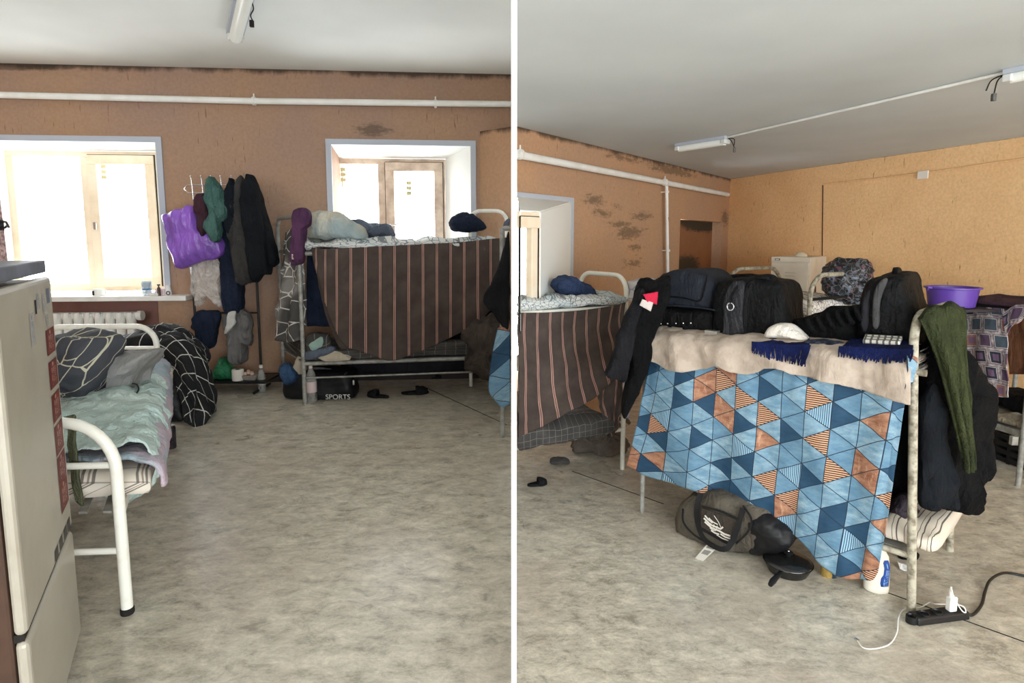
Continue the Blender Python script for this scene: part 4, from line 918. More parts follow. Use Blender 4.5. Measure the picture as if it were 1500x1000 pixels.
# ================================================================== fabrics of the right room
def tri_mat(name):
    g = G(name); v = g.coord('UV'); x0, y0, z0 = g.xyz(v); w_ = .138; h_ = w_*2/math.sqrt(3)
    wob = (g.noise(v, 3, 2)-.5)*.012; x = x0+wob; y = y0-wob
    p = x/w_; q = y/h_+x/(2*w_); r = y/h_-x/(2*w_)
    idv = g.vec(p.floor(), q.floor(), r.floor()+.37); n = g.white(idv); n2 = g.white(g.vec(q.floor()+7.3, r.floor(), p.floor()))
    def ed(a): f = a.frac(); return f.min(f.rsub(1.0))
    d = ed(p).min(ed(q)).min(ed(r))
    tx = g.noise(g.scale(v, (9, 22, 1)), 1, 6, .75); tx2 = g.noise(g.scale(v, (30, 9, 1)), 1, 5, .7)
    light = g.mix(g.step(tx, .4, .66), (94, 130, 152), (142, 168, 182))
    light = g.mix(g.step(tx2, .5, .75)*.5, light, (88, 122, 150))
    mid = g.mix(g.step(tx, .4, .7), (84, 120, 146), (112, 146, 166))
    dark = g.mix(g.step(tx, .4, .7), (30, 62, 88), (38, 72, 98))
    cop = g.mix(g.step(tx, .38, .62), (122, 78, 58), (170, 126, 100))
    cop = g.mix(g.step(tx2, .55, .7)*.7, cop, (208, 170, 140))
    st1 = (y0/.0125).frac().gt(.5); st2 = (x0/.011).frac().gt(.62)
    cs = g.mix(st1, (208, 160, 126), (48, 36, 34)); bs = g.mix(st2, (140, 176, 198), (34, 56, 76))
    c = light
    c = g.mix(n.gt(.36), c, mid); c = g.mix(n.gt(.60), c, dark); c = g.mix(n.gt(.75), c, cop)
    c = g.mix(n.gt(.86), c, cs); c = g.mix(n.gt(.935), c, bs)
    c = g.mix(d.lt(.016), c, (28, 40, 54))
    g.set('Base Color', c); g.set('Roughness', .7); g.bump(g.noise(v, 6, 3, .5, .6), .25, .02); return g.m
def patch_mat(name):
    g = G(name); v = g.coord('UV'); x, y, z = g.xyz(v); cw = .135
    row = (y/cw).floor(); xs_ = x/cw+row*.43; cx_ = xs_.floor(); fx = (xs_.frac()-.5).abs(); fy = ((y/cw).frac()-.5).abs()
    d = fx.max(fy); n = g.white(g.vec(cx_, row, 1.3)); n2 = g.noise(v, 26, 3)
    inner = g.mix(n.gt(.35), (96, 76, 100), (72, 84, 94)); inner = g.mix(n.gt(.6), inner, (150, 106, 96)); inner = g.mix(n.gt(.8), inner, (50, 54, 66))
    lace = g.mix(g.step(n2, .4, .6), (196, 186, 184), (128, 116, 122))
    c = g.mix(d.lt(.42), lace, (40, 36, 40)); c = g.mix(d.lt(.39), c, (190, 180, 184)); c = g.mix(d.lt(.34), c, inner); c = g.mix(d.lt(.2)*n.gt(.5), c, (116, 92, 120))
    g.set('Base Color', c); g.set('Roughness', .9); g.bump(g.noise(v, 7, 3), .4, .02); return g.m
def tick_mat(name):
    g = G(name); v = g.coord('UV'); x, y, z = g.xyz(v)
    l = ((x/.055).frac()).lt(.12).max(((x/.055)+.35).frac().lt(.06))
    g.set('Base Color', g.mix(l*.9, (206, 196, 180), (62, 58, 58))); g.set('Roughness', .9); g.bump(g.noise(v, 6, 3), .3, .02); return g.m
def speck_mat(name):
    g = G(name); v = g.coord('Object'); n = g.voro(v, 34, 'F1', 'Color'); a, b, c_ = g.xyz(n); d = g.voro(v, 34, 'F1')
    m = g.noise(v, 7, 3)
    c = g.mix(a.gt(.72)*g.step(m, .4, .6), (24, 26, 32), (110, 120, 134)); c = g.mix(b.gt(.96), c, (120, 74, 88)); c = g.mix(g.voro(v, 14).lt(.035), c, (96, 98, 104))
    g.set('Base Color', c); g.set('Roughness', .25); g.set('Specular IOR Level', .6); g.bump(g.noise(v, 14, 4, .6, 1.2), .9, .03); return g.m
T_tri = tri_mat('blue_copper_triangle_sheet'); T_patch = patch_mat('patchwork_print'); T_tick = tick_mat('striped_mattress_ticking')
F_beige = cloth('beige_blanket', (178, 164, 150), (164, 150, 136), 10, .35, .95, 16)
F_shawl = cloth('royal_blue_wool', (22, 32, 78), (14, 20, 52), 30, .6)
F_suit = cloth('blue_grey_canvas', (38, 42, 50), (31, 34, 41), 30, .35, .6)
F_blk = cloth('black_canvas', (11, 11, 12), (15, 15, 16), 12, .7, .6)
F_blk2 = cloth('soft_black', (13, 13, 14), (9, 9, 10), 8, .9, .85)
F_green = cloth('moss_green_towel', (64, 70, 44), (50, 56, 36), 40, .8)
F_white = cloth('white_knit', (226, 220, 210), (210, 204, 194), 14, .5)

tag(psheet('sheet_corner', LEFT_BLUE, JK, T_tri, nu=20, nv=40, wr=(.012, 8, 5), thick=.006), 'corner of the blue triangle sheet hanging by the partition over a grey post', 'sheet')

# ================================================================== far striped bunk
s0 = Vector((.032, P(757, 447, 4.38).y, ZR)); zt2 = .85
def gp(px, py, z): q = PZ(px, py, z); return Vector((q.x, q.y, ZR))
s0 = gp(758, 446, zt2); s0.x = max(s0.x, .035); s1 = gp(917, 437, zt2)
f0 = Vector((.05, s0.y+.62, ZR)); f1 = s1+Vector((-.33, .52, 0))
def R2(a, b, z): return (s0*(1-a)+s1*a)*(1-b)+(f0*(1-a)+f1*a)*b+Vector((0, 0, z))
b2 = thing('bunk_bed', 'grey metal bunk bed by the mouldy wall, hung with the brown striped blanket', 'bunk bed', (s0+f1)/2)
h2 = zt2-ZR
pts = arch(s1, f1, P(880, 401, s1.y+.25).z, .14)
MB().tube(pts, .02, 14).done('end_frame', M_steelw, b2, True)
for z in (h2-.07, .36):
    for b in (0, 1): MB().tube([R2(.0, b, z), R2(1, b, z)], .018, 8).done('side_rail', M_steelw, b2, True)
    MB().hexa([R2(.0, .04, z), R2(.99, .04, z), R2(.99, .96, z), R2(0, .96, z)], [R2(.0, .04, z+.012), R2(.99, .04, z+.012), R2(.99, .96, z+.012), R2(0, .96, z+.012)]).done('bed_base', M_steelg, b2)
tag(q_mattress('bedding', R2, .0, .99, -.06, .98, h2-.055, h2+.04, F_top, .03, 4), 'pale printed bedding on top of the bunk by the mouldy wall', 'bedding')
tag(q_mattress('mattress', R2, .0, .86, -.12, .98, .33, .52, F_checkd, .03, 8), 'dark checked mattress drooping under the bunk by the mouldy wall', 'mattress')
pl2 = plane(s0+Vector((.0, -.05, 0)), s1+Vector((0, -.05, 0)))
cc = (((759, 458), (759, 520), (759, 580), (759, 640)), ((785, 458), (785, 520), (786, 578), (790, 627)), ((815, 457), (815, 512), (819, 565), (828, 606)), ((845, 455), (845, 500), (851, 550), (862, 590)), ((875, 451), (873, 490), (879, 530), (888, 566)), ((900, 447), (896, 480), (901, 505), (906, 535)), ((916, 443), (914, 460), (914, 480), (914, 500)))
tag(sheet('striped_blanket', [[PW(c[k][0], c[k][1], pl2, .06*math.sin(k*.9)) for c in cc] for k in range(4)], F_stripe, nu=110, nv=80, wr=(.02, 3, 3), fold=(.01, 16, .2, .8), thick=.008, seed=6), 'large brown blanket with pale stripes hanging beside the mouldy wall', 'blanket')
tag(sheet('striped_blanket', [[PW(x, y, pl2, .0) for x, y in r] for r in ([(880, 545), (898, 530), (914, 515)], [(876, 580), (896, 575), (914, 560)], [(885, 610), (897, 612), (909, 600)], [(893, 640), (901, 635), (907, 625)])], F_stripe, nu=30, nv=40, wr=(.03, 8, 4), thick=.008), 'loose end of the striped blanket dropping onto the grey cloth heap', 'blanket')
tag(blob('navy_bundle', [(808, 415), (818, 408), (828, 404), (834, 401), (842, 410), (856, 415), (867, 425), (868, 434), (840, 437), (820, 432), (810, 424)], plane(R2(0, .3, 0), R2(1, .3, 0)), .24, cloth('dull_blue_cloth', (52, 66, 96), (40, 52, 78), 7, .9), e=.75, wr=(.025, 8)), 'navy blue bundle on the bunk in front of the white window reveal', 'bundle')
tag(blob('white_pillow', [(918, 416), (926, 411), (958, 409), (960, 440), (920, 440)], front(5.6), .14, net_mat('white_patch_print', (222, 220, 220), (206, 204, 208), (150, 160, 168), 9, .04, .4, (196, 190, 206)), e=.5), 'white printed pillow standing behind the black jacket collar', 'pillow')
tag(psheet('lavender_sheet', [[(905, 500), (925, 500)], [(908, 560), (924, 560)], [(910, 612), (922, 612)]], front(5.0), cloth('pale_lavender', (214, 208, 224), (190, 176, 206)), nu=12, nv=20), 'pale lavender cloth showing between the jacket sleeves', 'sheet')
hp = thing('cloth_heap', 'grey brown blanket heap on the floor under the striped bunk end', 'blanket', PZ(880, 662, ZR)+Vector((0, .25, 0)))
gm = cloth('grey_brown_fleece', (110, 102, 94), (90, 82, 76), 9, .9)
yh = PZ(880, 668, ZR).y+.2
blob('blanket_heap', [(838, 652), (850, 632), (862, 616), (880, 612), (900, 618), (914, 630), (918, 648), (905, 660), (892, 668), (860, 660)], front(yh), .4, gm, hp, e=.9, wr=(.06, 7), zmin=ZR+.004)
for k, (x, y, r_, a0) in enumerate(((908, 622, 12, .2), (870, 636, 14, 1.9), (893, 645, 12, 3.2), (902, 635, 9, 4.4))):
    c = P(x, y, yh-.16); s_ = r_/850*yh
    MB().tube(smooth_line([c+Vector((s_*1.2*math.cos(a0+t*.8), -.03*t/6, s_*.8*math.sin(a0+t*.8))) for t in range(7)], 24), [.016+.006*math.sin(t*.4) for t in range(25)], 8).done('blanket_fold', gm, hp, True)
slipper(787, 711, .17, .25, 'flat black slipper on the floor in front of the mouldy wall bunk', ZR)
tag(bbox_blob('dark_shoe', PZ(820, 678, ZR), .16, .05, .12, mat('dusty_grey', (70, 68, 66), .9), .8), 'dusty grey flat object under the mattress of the wall bunk', 'cloth')

# ================================================================== blue triangle bunk
A0, B0, C0 = PZ(940, 750, ZR), PZ(1335, 896, ZR), PZ(1391, 806, ZR); AC = C0-B0; E0 = A0+AC
BPL = plane(A0, B0); ub = (B0-A0).normalized(); nb = BPL[1]; ac = AC.normalized()
def lean(ps): return [p-ub*(.085*(p.z-ZR)/1.5) for p in ps]
bb = thing('bunk_bed', 'worn grey metal bunk bed draped with the blue triangle sheet', 'bunk bed', (A0+C0)/2)
zta = PW(1365, 456, front(B0.y+.25)).z
MB().tube(lean(arch(B0, C0, zta, .16)), .0215, 14).done('end_frame', M_rust, bb, True)
MB().tube(arch(A0, E0, zta-.12, .16), .017, 14).done('end_frame', M_steelg, bb, True)
zb1 = PW(1335, 516, BPL).z-ZR-.04; zb0 = .34
def R3(a, b, z): return (A0*(1-a)+B0*a)+AC*b+Vector((0, 0, z))
for z in (zb1-.06, zb0-.03):
    for b in (0, 1): MB().tube([R3(.0, b, z), R3(.99, b, z)], .018, 8).done('side_rail', M_rust, bb, True)
    MB().hexa([R3(.0, .04, z), R3(.97, .04, z), R3(.97, .96, z), R3(0, .96, z)], [R3(.0, .04, z+.012), R3(.97, .04, z+.012), R3(.97, .96, z+.012), R3(0, .96, z+.012)]).done('bed_base', M_steelg, bb)
for z in (.62, .66, .7, .74, .78): pass
for k in range(5):
    zz = PW(1350, 516+k*8, front(B0.y)).z; c = Vector((B0.x, B0.y, zz))
    MB().tube([c-ub*.05, c+ac*.45-ub*.05], .0035, 6).done('wire_rung', M_silver, bb, True)
tag(q_mattress('mattress', R3, .02, .96, .02, .97, zb1-.045, zb1+.02, F_beige, .01, 2), 'thin beige mattress carrying the luggage on the blue bunk', 'mattress')
tag(q_mattress('mattress', R3, .25, 1.05, .02, 1.02, zb0-.01, zb0+.1, T_tick, .03, 3), 'cream mattress with dark stripes curling on the lower blue bunk', 'mattress')
tag(blob('lower_blanket', [(1296, 742), (1310, 728), (1335, 724), (1340, 742), (1338, 760), (1300, 760)], plane(R3(0, .3, 0), R3(1, .3, 0)), .3, cloth('dark_plum_cloth', (52, 46, 52), (38, 34, 38)), e=.8, wr=(.03, 8)), 'dark plum cloth rumpled on the striped mattress beside the post', 'cloth')
tag(blob('folded_sweater', [(1342, 770), (1352, 758), (1364, 752), (1376, 748), (1372, 764), (1364, 782), (1350, 784)], front(C0.y-.1), .16, cloth('mauve_grey_knit', (110, 92, 98), (84, 84, 92), 18, .7), e=.8, wr=(.015, 12)), 'mauve and grey knit folded at the curled mattress end', 'clothes')
# top line of the front edge
xs_ = [950, 975, 1010, 1050, 1090, 1130, 1170, 1215, 1260, 1300, 1334]
def ytop(x): return 486+(x-950)*(514-486)/385
topc = [PW(x, ytop(x), BPL, .02) for x in xs_]
hem = [529, 541, 543, 538, 549, 538, 551, 560, 571, 583, 590]
rows = [[t+ac*.6+Zv(.012) for t in topc], [t+ac*.3+Zv(.012) for t in topc], [t+ac*.05+Zv(.014) for t in topc], [t+nb*.05-Zv(.012) for t in topc]]
for f in (.35, .7, 1.0): rows.append([PW(x-(3 if k else -4)*f*0, ytop(x)+(h_-ytop(x))*f, BPL, .1+.012*(k % 2)) for k, (x, h_) in enumerate(zip(xs_, hem))])
tag(sheet('beige_blanket', rows, F_beige, edge=.012, nu=150, nv=60, wr=(.012, 7, 4), fold=(.024, 20, -1.7, 3.0), thick=.008, seed=5), 'beige blanket folded over the front edge of the blue bunk', 'blanket')
tc = []
for xt, yt, xb, yb in ((954, 494, 918, 681), (975, 496, 946, 699), (1010, 500, 1006, 713), (1050, 502, 1046, 728), (1090, 506, 1086, 742), (1130, 508, 1128, 765), (1170, 512, 1164, 784), (1215, 515, 1198, 820), (1260, 518, 1232, 845), (1300, 520, 1262, 851), (1320, 522, 1278, 849), (1333, 524, 1286, 838)):
    tc.append([(xt+(xb-xt)*(k/6)**1.25, yt+(yb-yt)*k/6) for k in range(7)])
rows = [[PW(*c[k], BPL, .03+(.03 if i < 3 else 0)*k/6+.03*math.sin(math.pi*k/6)+(.02 if i in (9,) else 0)) for i, c in enumerate(tc)] for k in range(7)]
tag(sheet('triangle_sheet', rows, T_tri, nu=170, nv=110, wr=(.02, 3.5, 2.0), fold=(.02, 15, .0, .9), thick=.005, seed=11, uvrot=-.05, uvoff=(.03, .02)), 'large blue sheet with copper and navy triangles hanging from the bunk', 'sheet')
tag(psheet('triangle_sheet', [[(1328, 520), (1338, 521), (1345, 524)], [(1329, 540), (1337, 540), (1343, 541)], [(1326, 562), (1331, 564), (1336, 562)], [(1322, 578), (1325, 580), (1328, 577)]], front(B0.y-.04), T_tri, nu=20, nv=20, wr=(.01, 9, 6)), 'small blue sheet corner tied around the worn bunk post', 'sheet')
tag(psheet('black_infill', [[(1270, 525), (1336, 528)], [(1270, 600), (1336, 600)], [(1270, 680), (1336, 680)], [(1270, 745), (1334, 745)]], plane(R3(0, .35, 0), R3(1, .35, 0)), F_blk2, nu=30, nv=30, wr=(.03, 6, 3)), 'black sheet imitating the shade inside the blue bunk behind its post', 'cloth')  # black sheet put in for the darkness within the bunk
tag(psheet('black_infill', [[(960, 520), (1270, 530)], [(960, 600), (1270, 620)], [(960, 660), (1270, 700)]], plane(R3(0, .95, 0), R3(1, .95, 0)), F_blk2, nu=30, nv=20, wr=(.03, 6, 3)), 'black cloth lining the far side of the blue bunk', 'cloth')
# fringed shawls
def shawl(outl, fr_top, fr_bot, label, seed, kk=80):
    t = thing("fringed_shawl", label, "shawl", PW(outl[0][0][0], outl[0][0][1], BPL, .06))
    sheet('shawl_cloth', [[PW(x, y, BPL, o) for x, y, o in r] for r in outl], F_shawl, t, nu=40, nv=14, wr=(.004, 12, 8), thick=.01)
    rnd = random.Random(seed); mb = MB()
    for i in range(kk):
        s = i/(kk-1); 
        def at(l, s): 
            m = s*(len(l)-1); k = min(int(m), len(l)-2); f = m-k; return [l[k][j]*(1-f)+l[k+1][j]*f for j in range(3)]
        a = at(fr_top, s); b = at(fr_bot, s); dx = rnd.uniform(-3, 3); dy = rnd.uniform(-3, 3)
        mb.tube([PW(a[0], a[1], BPL, a[2]), PW((a[0]+b[0])/2+rnd.uniform(-1.5, 1.5), (a[1]+b[1])/2, BPL, a[2]+.012), PW(b[0]+dx, b[1]+dy, BPL, b[2])], [.0042, .004, .003], 5, False)
    mb.done('fringe', F_shawl, t, True)
shawl([[(1112, 491, -.12), (1150, 492, -.12), (1186, 494, -.12)], [(1108, 497, 0), (1145, 499, 0), (1186, 501, 0)], [(1104, 504, .115), (1145, 507, .115), (1186, 509, .115)]],
      [(1102, 500, .12), (1145, 504, .12), (1187, 505, .12)], [(1103, 514, .13), (1130, 526, .13), (1160, 531, .13), (1179, 535, .13)], 'royal blue fringed shawl hanging under the white cap', 3)
shawl([[(1248, 496, -.12), (1290, 497, -.12), (1338, 499, -.12)], [(1240, 502, 0), (1285, 504, 0), (1338, 505, 0)], [(1232, 509, .115), (1285, 512, .115), (1336, 514, .115)]],
      [(1230, 507, .12), (1285, 510, .12), (1337, 512, .12)], [(1230, 520, .13), (1262, 527, .13), (1300, 530, .13), (1334, 528, .13)], 'royal blue fringed shawl spread in front of the upright black backpack', 8, 90)
tag(psheet('patterned_runner', [[(1268, 491, -.06), (1322, 494, -.06)], [(1264, 501, .02), (1318, 504, .02)]], BPL, check_mat('white_black_weave', (200, 196, 184), (180, 176, 164), (30, 30, 34), .03, .35, .2), nu=20, nv=8, wr=(0, 1, 1), thick=.02), 'small black and white woven piece on the second blue shawl', 'cloth')
# luggage on top
def bp_(off): return plane(A0-nb*(-off), B0-nb*(-off))
su = thing('suitcase', 'dark blue grey soft suitcase lying at the jacket end of the bunk', 'suitcase', PW(1012, 486, BPL, -.3))
blob('case_lower', [(962, 455), (966, 447), (1000, 446), (1062, 452), (1066, 470), (1066, 489), (1010, 488), (962, 485), (957, 470)], BPL, .5, F_blk, su, e=.35, off=-.34, wr=(.008, 7))
blob('case_upper', [(974, 425), (984, 402), (994, 394), (1012, 393), (1036, 396), (1054, 402), (1066, 418), (1066, 450), (1040, 452), (1000, 447), (968, 448)], BPL, .46, F_suit, su, e=.4, off=-.34, wr=(.02, 5), seed=3, vf=(.012, 12, 6))
ptube('piping', [(972, 434, -.1), (1000, 436, -.1), (1024, 441, -.1), (1031, 425, -.1), (1036, 402, -.12)], BPL, .005, F_blk, su)
ptube('piping', [(968, 447, -.09), (1000, 448, -.085), (1035, 452, -.085), (1062, 457, -.09)], BPL, .006, F_suit, su)
for x in (968, 978, 990, 1001, 1012):
    c = PW(x, 474-(x-968)*.02, BPL, -.085); MB().lathe(c, [(.0, -.006), (.007, -.002), (.007, .004), (.0, .007)], 10).done('rivet', M_silver, su, True)
for x in (981, 1004): blob('carry_handle', [(x-3, 478), (x+3, 478), (x+3, 487), (x-3, 487)], BPL, .03, F_blk, su, off=-.08, N=20, K=8, wr=(0, 1))
tag(MB().box(PW(1043, 488, BPL, -.04)+Zv(.005), (.085, .05, .03), math.atan2(ub.y, ub.x)).done('tin_box', mat('silver_grey_tin', (150, 148, 140), .35, .5), bevel=.003), 'small silver grey tin between the suitcase and the duffel', 'box')
db = thing('duffel_bag', 'boxy black duffel bag with a chrome ring on the blue bunk', 'bag', PW(1112, 496, BPL, -.25))
blob('bag_body', [(1057, 480), (1058, 445), (1061, 422), (1070, 411), (1086, 407), (1110, 405), (1140, 408), (1156, 413), (1162, 425), (1166, 455), (1170, 490), (1166, 497), (1110, 499), (1060, 495)], BPL, .42, F_blk, db, e=.32, off=-.28, wr=(.01, 6), seed=1)
blob('end_panel', [(1060, 480), (1062, 440), (1068, 420), (1080, 412), (1091, 416), (1089, 450), (1090, 480), (1092, 495), (1062, 493)], BPL, .05, cloth('charcoal_leatherette', (44, 44, 47), (34, 34, 37), 9, .9, .4), db, e=.5, off=-.06, wr=(.008, 9))
blob('carry_handle', [(1107, 410), (1110, 403), (1122, 401), (1134, 404), (1137, 412), (1124, 409)], BPL, .12, F_blk, db, off=-.2, N=30, K=10, wr=(.004, 9))
c = PW(1070, 449, BPL, -.03); MB().tube([c+ub*.022*math.cos(a)+Zv(.024*math.sin(a)) for a in [2*math.pi*k/16 for k in range(17)]], .0045, 8, False).done('chrome_ring', M_silver, db, True)
ptube('shoulder_strap', [(1070, 444, -.03), (1072, 432, -.03), (1080, 420, -.04), (1090, 411, -.08)], BPL, .007, F_blk, db)
ptube('piping', [(1090, 494, -.05), (1089, 460, -.05), (1091, 425, -.055), (1100, 412, -.08)], BPL, .005, F_blk, db)
tag(blob('black_holdall', [(1056, 415), (1062, 404), (1090, 401), (1118, 404), (1140, 412), (1140, 430), (1060, 430)], BPL, .3, F_blk2, e=.6, off=-.66), 'flat black holdall lying behind the suitcase and the duffel', 'bag')
tag(blob('knitted_hat', [(1122, 488), (1127, 480), (1138, 474), (1152, 473), (1165, 477), (1176, 486), (1185, 498), (1170, 497), (1140, 494), (1124, 493)], BPL, .2, F_white, e=.85, off=-.07, wr=(.006, 9)), 'white knitted cap lying on the first blue fringed shawl', 'cap')
qj = thing('quilted_jacket', 'black quilted jacket piled in the middle of the blue bunk', 'jacket', PW(1215, 500, BPL, -.2))
blob('jacket_body', [(1163, 470), (1180, 465), (1200, 459), (1228, 450), (1250, 449), (1262, 452), (1268, 475), (1266, 502), (1232, 505), (1192, 498), (1178, 486)], BPL, .34, F_blk2, qj, e=.7, off=-.26, wr=(.02, 10))
for k in range(6):
    x = 1182+k*14; y = 470-k*3.5; ptube('quilt_roll', [(x, y-4, -.09), (x+5, y+8, -.075), (x+12, y+18, -.09)], BPL, .014, F_blk2, qj)
tag(blob('dark_scarf', [(1180, 500), (1195, 497), (1225, 500), (1240, 505), (1232, 512), (1200, 512), (1186, 510)], BPL, .1, cloth('black_blue_print', (34, 38, 52), (70, 76, 88), 20, .6, .8, 40), e=.8, off=-.0, wr=(.01, 14)), 'thin dark printed scarf between the two blue shawls', 'scarf')
bk3 = thing('backpack', 'tall black backpack with a grey strap at the green towel end', 'backpack', PW(1305, 500, BPL, -.25))
blob('pack_body', [(1264, 480), (1266, 440), (1274, 420), (1284, 408), (1300, 402), (1316, 400), (1330, 399), (1338, 403), (1345, 430), (1354, 460), (1360, 498), (1310, 500), (1268, 499)], BPL, .44, F_blk, bk3, e=.45, off=-.3, wr=(.014, 6), seed=6)
blob('top_flap', [(1306, 408), (1309, 393), (1312, 391), (1318, 392), (1320, 400), (1334, 400), (1334, 412), (1312, 414)], BPL, .12, F_blk, bk3, e=.6, off=-.3, N=40, K=14, wr=(.004, 9))
blob('shoulder_strap', [(1279, 478), (1279, 440), (1284, 420), (1294, 408), (1300, 409), (1294, 425), (1289, 445), (1287, 478)], BPL, .05, cloth('dark_grey_webbing', (74, 74, 74), (62, 62, 62), 30, .4), bk3, e=.6, off=-.07, N=50, K=12, wr=(.003, 9))
blob('side_pocket', [(1262, 470), (1265, 440), (1272, 425), (1278, 424), (1276, 450), (1275, 480), (1266, 486)], BPL, .1, F_suit if False else cloth('charcoal_cloth', (0, 0, 0)), bk3, e=.6, off=-.12, N=40, K=12, wr=(.004, 9))
# black jacket on the far post
JP = front(A0.y-.1)
jk2 = thing('work_jacket', 'black work jacket with a red and white label hanging on the bunk end', 'jacket', P(935, 600, A0.y-.1))
blob('jacket_body', [(934, 416), (942, 409), (955, 411), (978, 404), (981, 425), (973, 450), (962, 480), (953, 515), (946, 545), (935, 572), (924, 595), (914, 610), (911, 600), (917, 565), (921, 530), (922, 490), (926, 450)], JP, .16, F_blk2, jk2, e=.6, wr=(.02, 8), seed=2, vf=(.025, 24, 3), N=120)
blob('sleeve', [(938, 422), (946, 430), (938, 455), (932, 480), (926, 510), (921, 535), (914, 558), (900, 556), (887, 549), (893, 532), (902, 502), (911, 476), (924, 445)], JP, .14, cloth('charcoal_jacket_sleeve', (30, 30, 33), (23, 23, 25), 9, .8), jk2, e=.7, off=.05, wr=(.015, 9), vf=(.02, 26, 5), N=100)
blob('collar', [(934, 414), (948, 406), (962, 410), (979, 403), (980, 416), (960, 424), (944, 426)], JP, .16, F_blk2, jk2, e=.7, off=.04, N=50, K=14)
def qpatch(name, px, pl, off, m, par, th=.006):
    q = [PW(x, y, pl, off) for x, y in px]; return MB().prism(q, -pl[1]*th).done(name, m, par)
def badge(name, px, m, lab):
    q = [PW(x, y, JP, .155) for x, y in px]; g_ = sheet(name, [[q[0], q[1]], [q[3], q[2]]], m, jk2, nu=8, nv=8, wr=(.004, 12, 12), thick=.006); g_['label'] = lab
badge('label_patch', [(942, 431), (964, 427), (962, 446), (948, 442)], cloth('red_patch', (186, 40, 66)), 'bright red label')
badge('label_patch', [(941, 438), (957, 443), (953, 456), (937, 447)], cloth('white_patch', (196, 186, 180)), 'white label flap')

# green towel and dark coat on the near end
FT = front(B0.y+.16)
gt_ = [[(1352, 500, -.12), (1372, 490, -.14), (1395, 490, -.14), (1412, 500, -.12)], [(1346, 470, -.02), (1362, 456, -.04), (1388, 449, -.04), (1411, 455, -.02)], [(1345, 468, .1), (1362, 455, .12), (1388, 449, .12), (1413, 458, .1)],
       [(1352, 478, .13), (1368, 474, .15), (1392, 474, .15), (1415, 484, .13)], [(1373, 530, .14), (1385, 530, .16), (1400, 530, .16), (1417, 532, .14)], [(1385, 572, .14), (1396, 572, .16), (1408, 572, .16), (1420, 574, .14)], [(1397, 620, .14), (1406, 620, .16), (1415, 620, .16), (1425, 622, .14)], [(1409, 668, .14), (1414, 668, .15), (1420, 668, .15), (1428, 666, .14)], [(1412, 690, .14), (1416, 691, .15), (1421, 691, .15), (1427, 687, .14)]]
tag(sheet('green_towel', [[PW(x, y, FT, o) for x, y, o in r] for r in gt_], F_green, nu=70, nv=120, wr=(.008, 10, 3), fold=(.014, 60, .4, .6), thick=.012, seed=3), 'moss green towel draped over the near arch of the blue bunk', 'towel')
ct2 = thing('dark_coat', 'long black coat hanging under the moss green towel', 'coat', P(1390, 745, B0.y+.2))
blob('coat_body', [(1358, 478), (1368, 466), (1385, 470), (1405, 510), (1424, 530), (1440, 566), (1450, 610), (1452, 650), (1446, 690), (1436, 704), (1428, 712), (1432, 738), (1431, 747), (1400, 745), (1372, 744), (1352, 738), (1342, 710), (1341, 660), (1342, 600), (1348, 540)], FT, .2, F_blk2, ct2, e=.6, off=-.05, wr=(.03, 6), cen=(1394, 620), vf=(.03, 24, .8), N=130)
blob('coat_panel', [(1350, 600), (1366, 560), (1380, 600), (1392, 680), (1404, 740), (1372, 745), (1350, 738), (1344, 700)], FT, .1, cloth('black_wool', (0, 0, 0)), ct2, e=.7, off=.04, wr=(.02, 7), vf=(.02, 30, 1))

# ================================================================== things on the floor
dc = PZ(1062, 812, ZR); DP = (dc-nb*.0, nb)
df = thing('olive_duffel', 'olive and black travel duffel under the blue sheet', 'bag', dc-nb*.17)
F_ol = cloth('olive_nylon', (92, 86, 76), (76, 70, 62), 14, .5, .6)
blob('bag_body', [(997, 762), (1000, 742), (1008, 728), (1026, 716), (1060, 712), (1100, 722), (1136, 742), (1148, 770), (1140, 796), (1104, 802), (1060, 803), (1020, 792), (1002, 780)], DP, .34, F_ol, df, e=.5, off=-.18, wr=(.012, 6), zmin=ZR+.004)
blob('end_pocket', [(1098, 752), (1116, 742), (1140, 748), (1166, 775), (1156, 800), (1104, 802)], DP, .3, M_nyl, df, e=.5, off=-.165, wr=(.02, 6), zmin=ZR+.004)
qpatch('print_panel', [(1028, 744), (1082, 762), (1068, 795), (1026, 773)], DP, .006, cloth('dark_olive_panel', (62, 56, 50)), df)
def strap(name, px, w_=.016, off=.012, m=M_nyl):
    c = smooth_line([PW(q[0], q[1], DP, q[2] if len(q) > 2 else off) for q in px], 30); ax = nb
    vs = []
    for i, p in enumerate(c):
        t = (c[min(i+1, 30)]-c[max(i-1, 0)]).normalized(); s = t.cross(ax).normalized()*w_; vs += [p-s, p+s, p+s-ax*.005, p-s-ax*.005]
    fs = [(i*4+k, i*4+(k+1) % 4, (i+1)*4+(k+1) % 4, (i+1)*4+k) for i in range(30) for k in range(4)]+[(0, 1, 2, 3), (123, 122, 121, 120)]
    MB().add(vs, fs).done(name, m, df)
strap('carry_strap', [(1026, 722, -.02), (1020, 745), (1022, 768), (1030, 788, .03), (1045, 800, .05), (1062, 804, .05), (1074, 790, .03), (1082, 765), (1088, 745, 0)], .017)
strap('panel_trim', [(1028, 742), (1055, 749), (1082, 761)], .007); strap('panel_trim', [(1026, 774), (1046, 785), (1068, 797)], .009)
strap('side_piping', [(1000, 745), (1001, 765), (1016, 783), (1034, 794)], .006); strap('side_piping', [(1088, 740, -.01), (1100, 760, .0), (1096, 778, 0), (1078, 796, .0)], .006)
M_prt = mat('pale_print', (206, 200, 190), .7)
logo = MB(); rnd = random.Random(4)
def LP(a, b):  # panel coordinates 0..1
    x = (1028*(1-a)+1082*a)*(1-b)+(1026*(1-a)+1068*a)*b; y = (744*(1-a)+762*a)*(1-b)+(773*(1-a)+795*a)*b
    return PW(x, y, DP, .009)
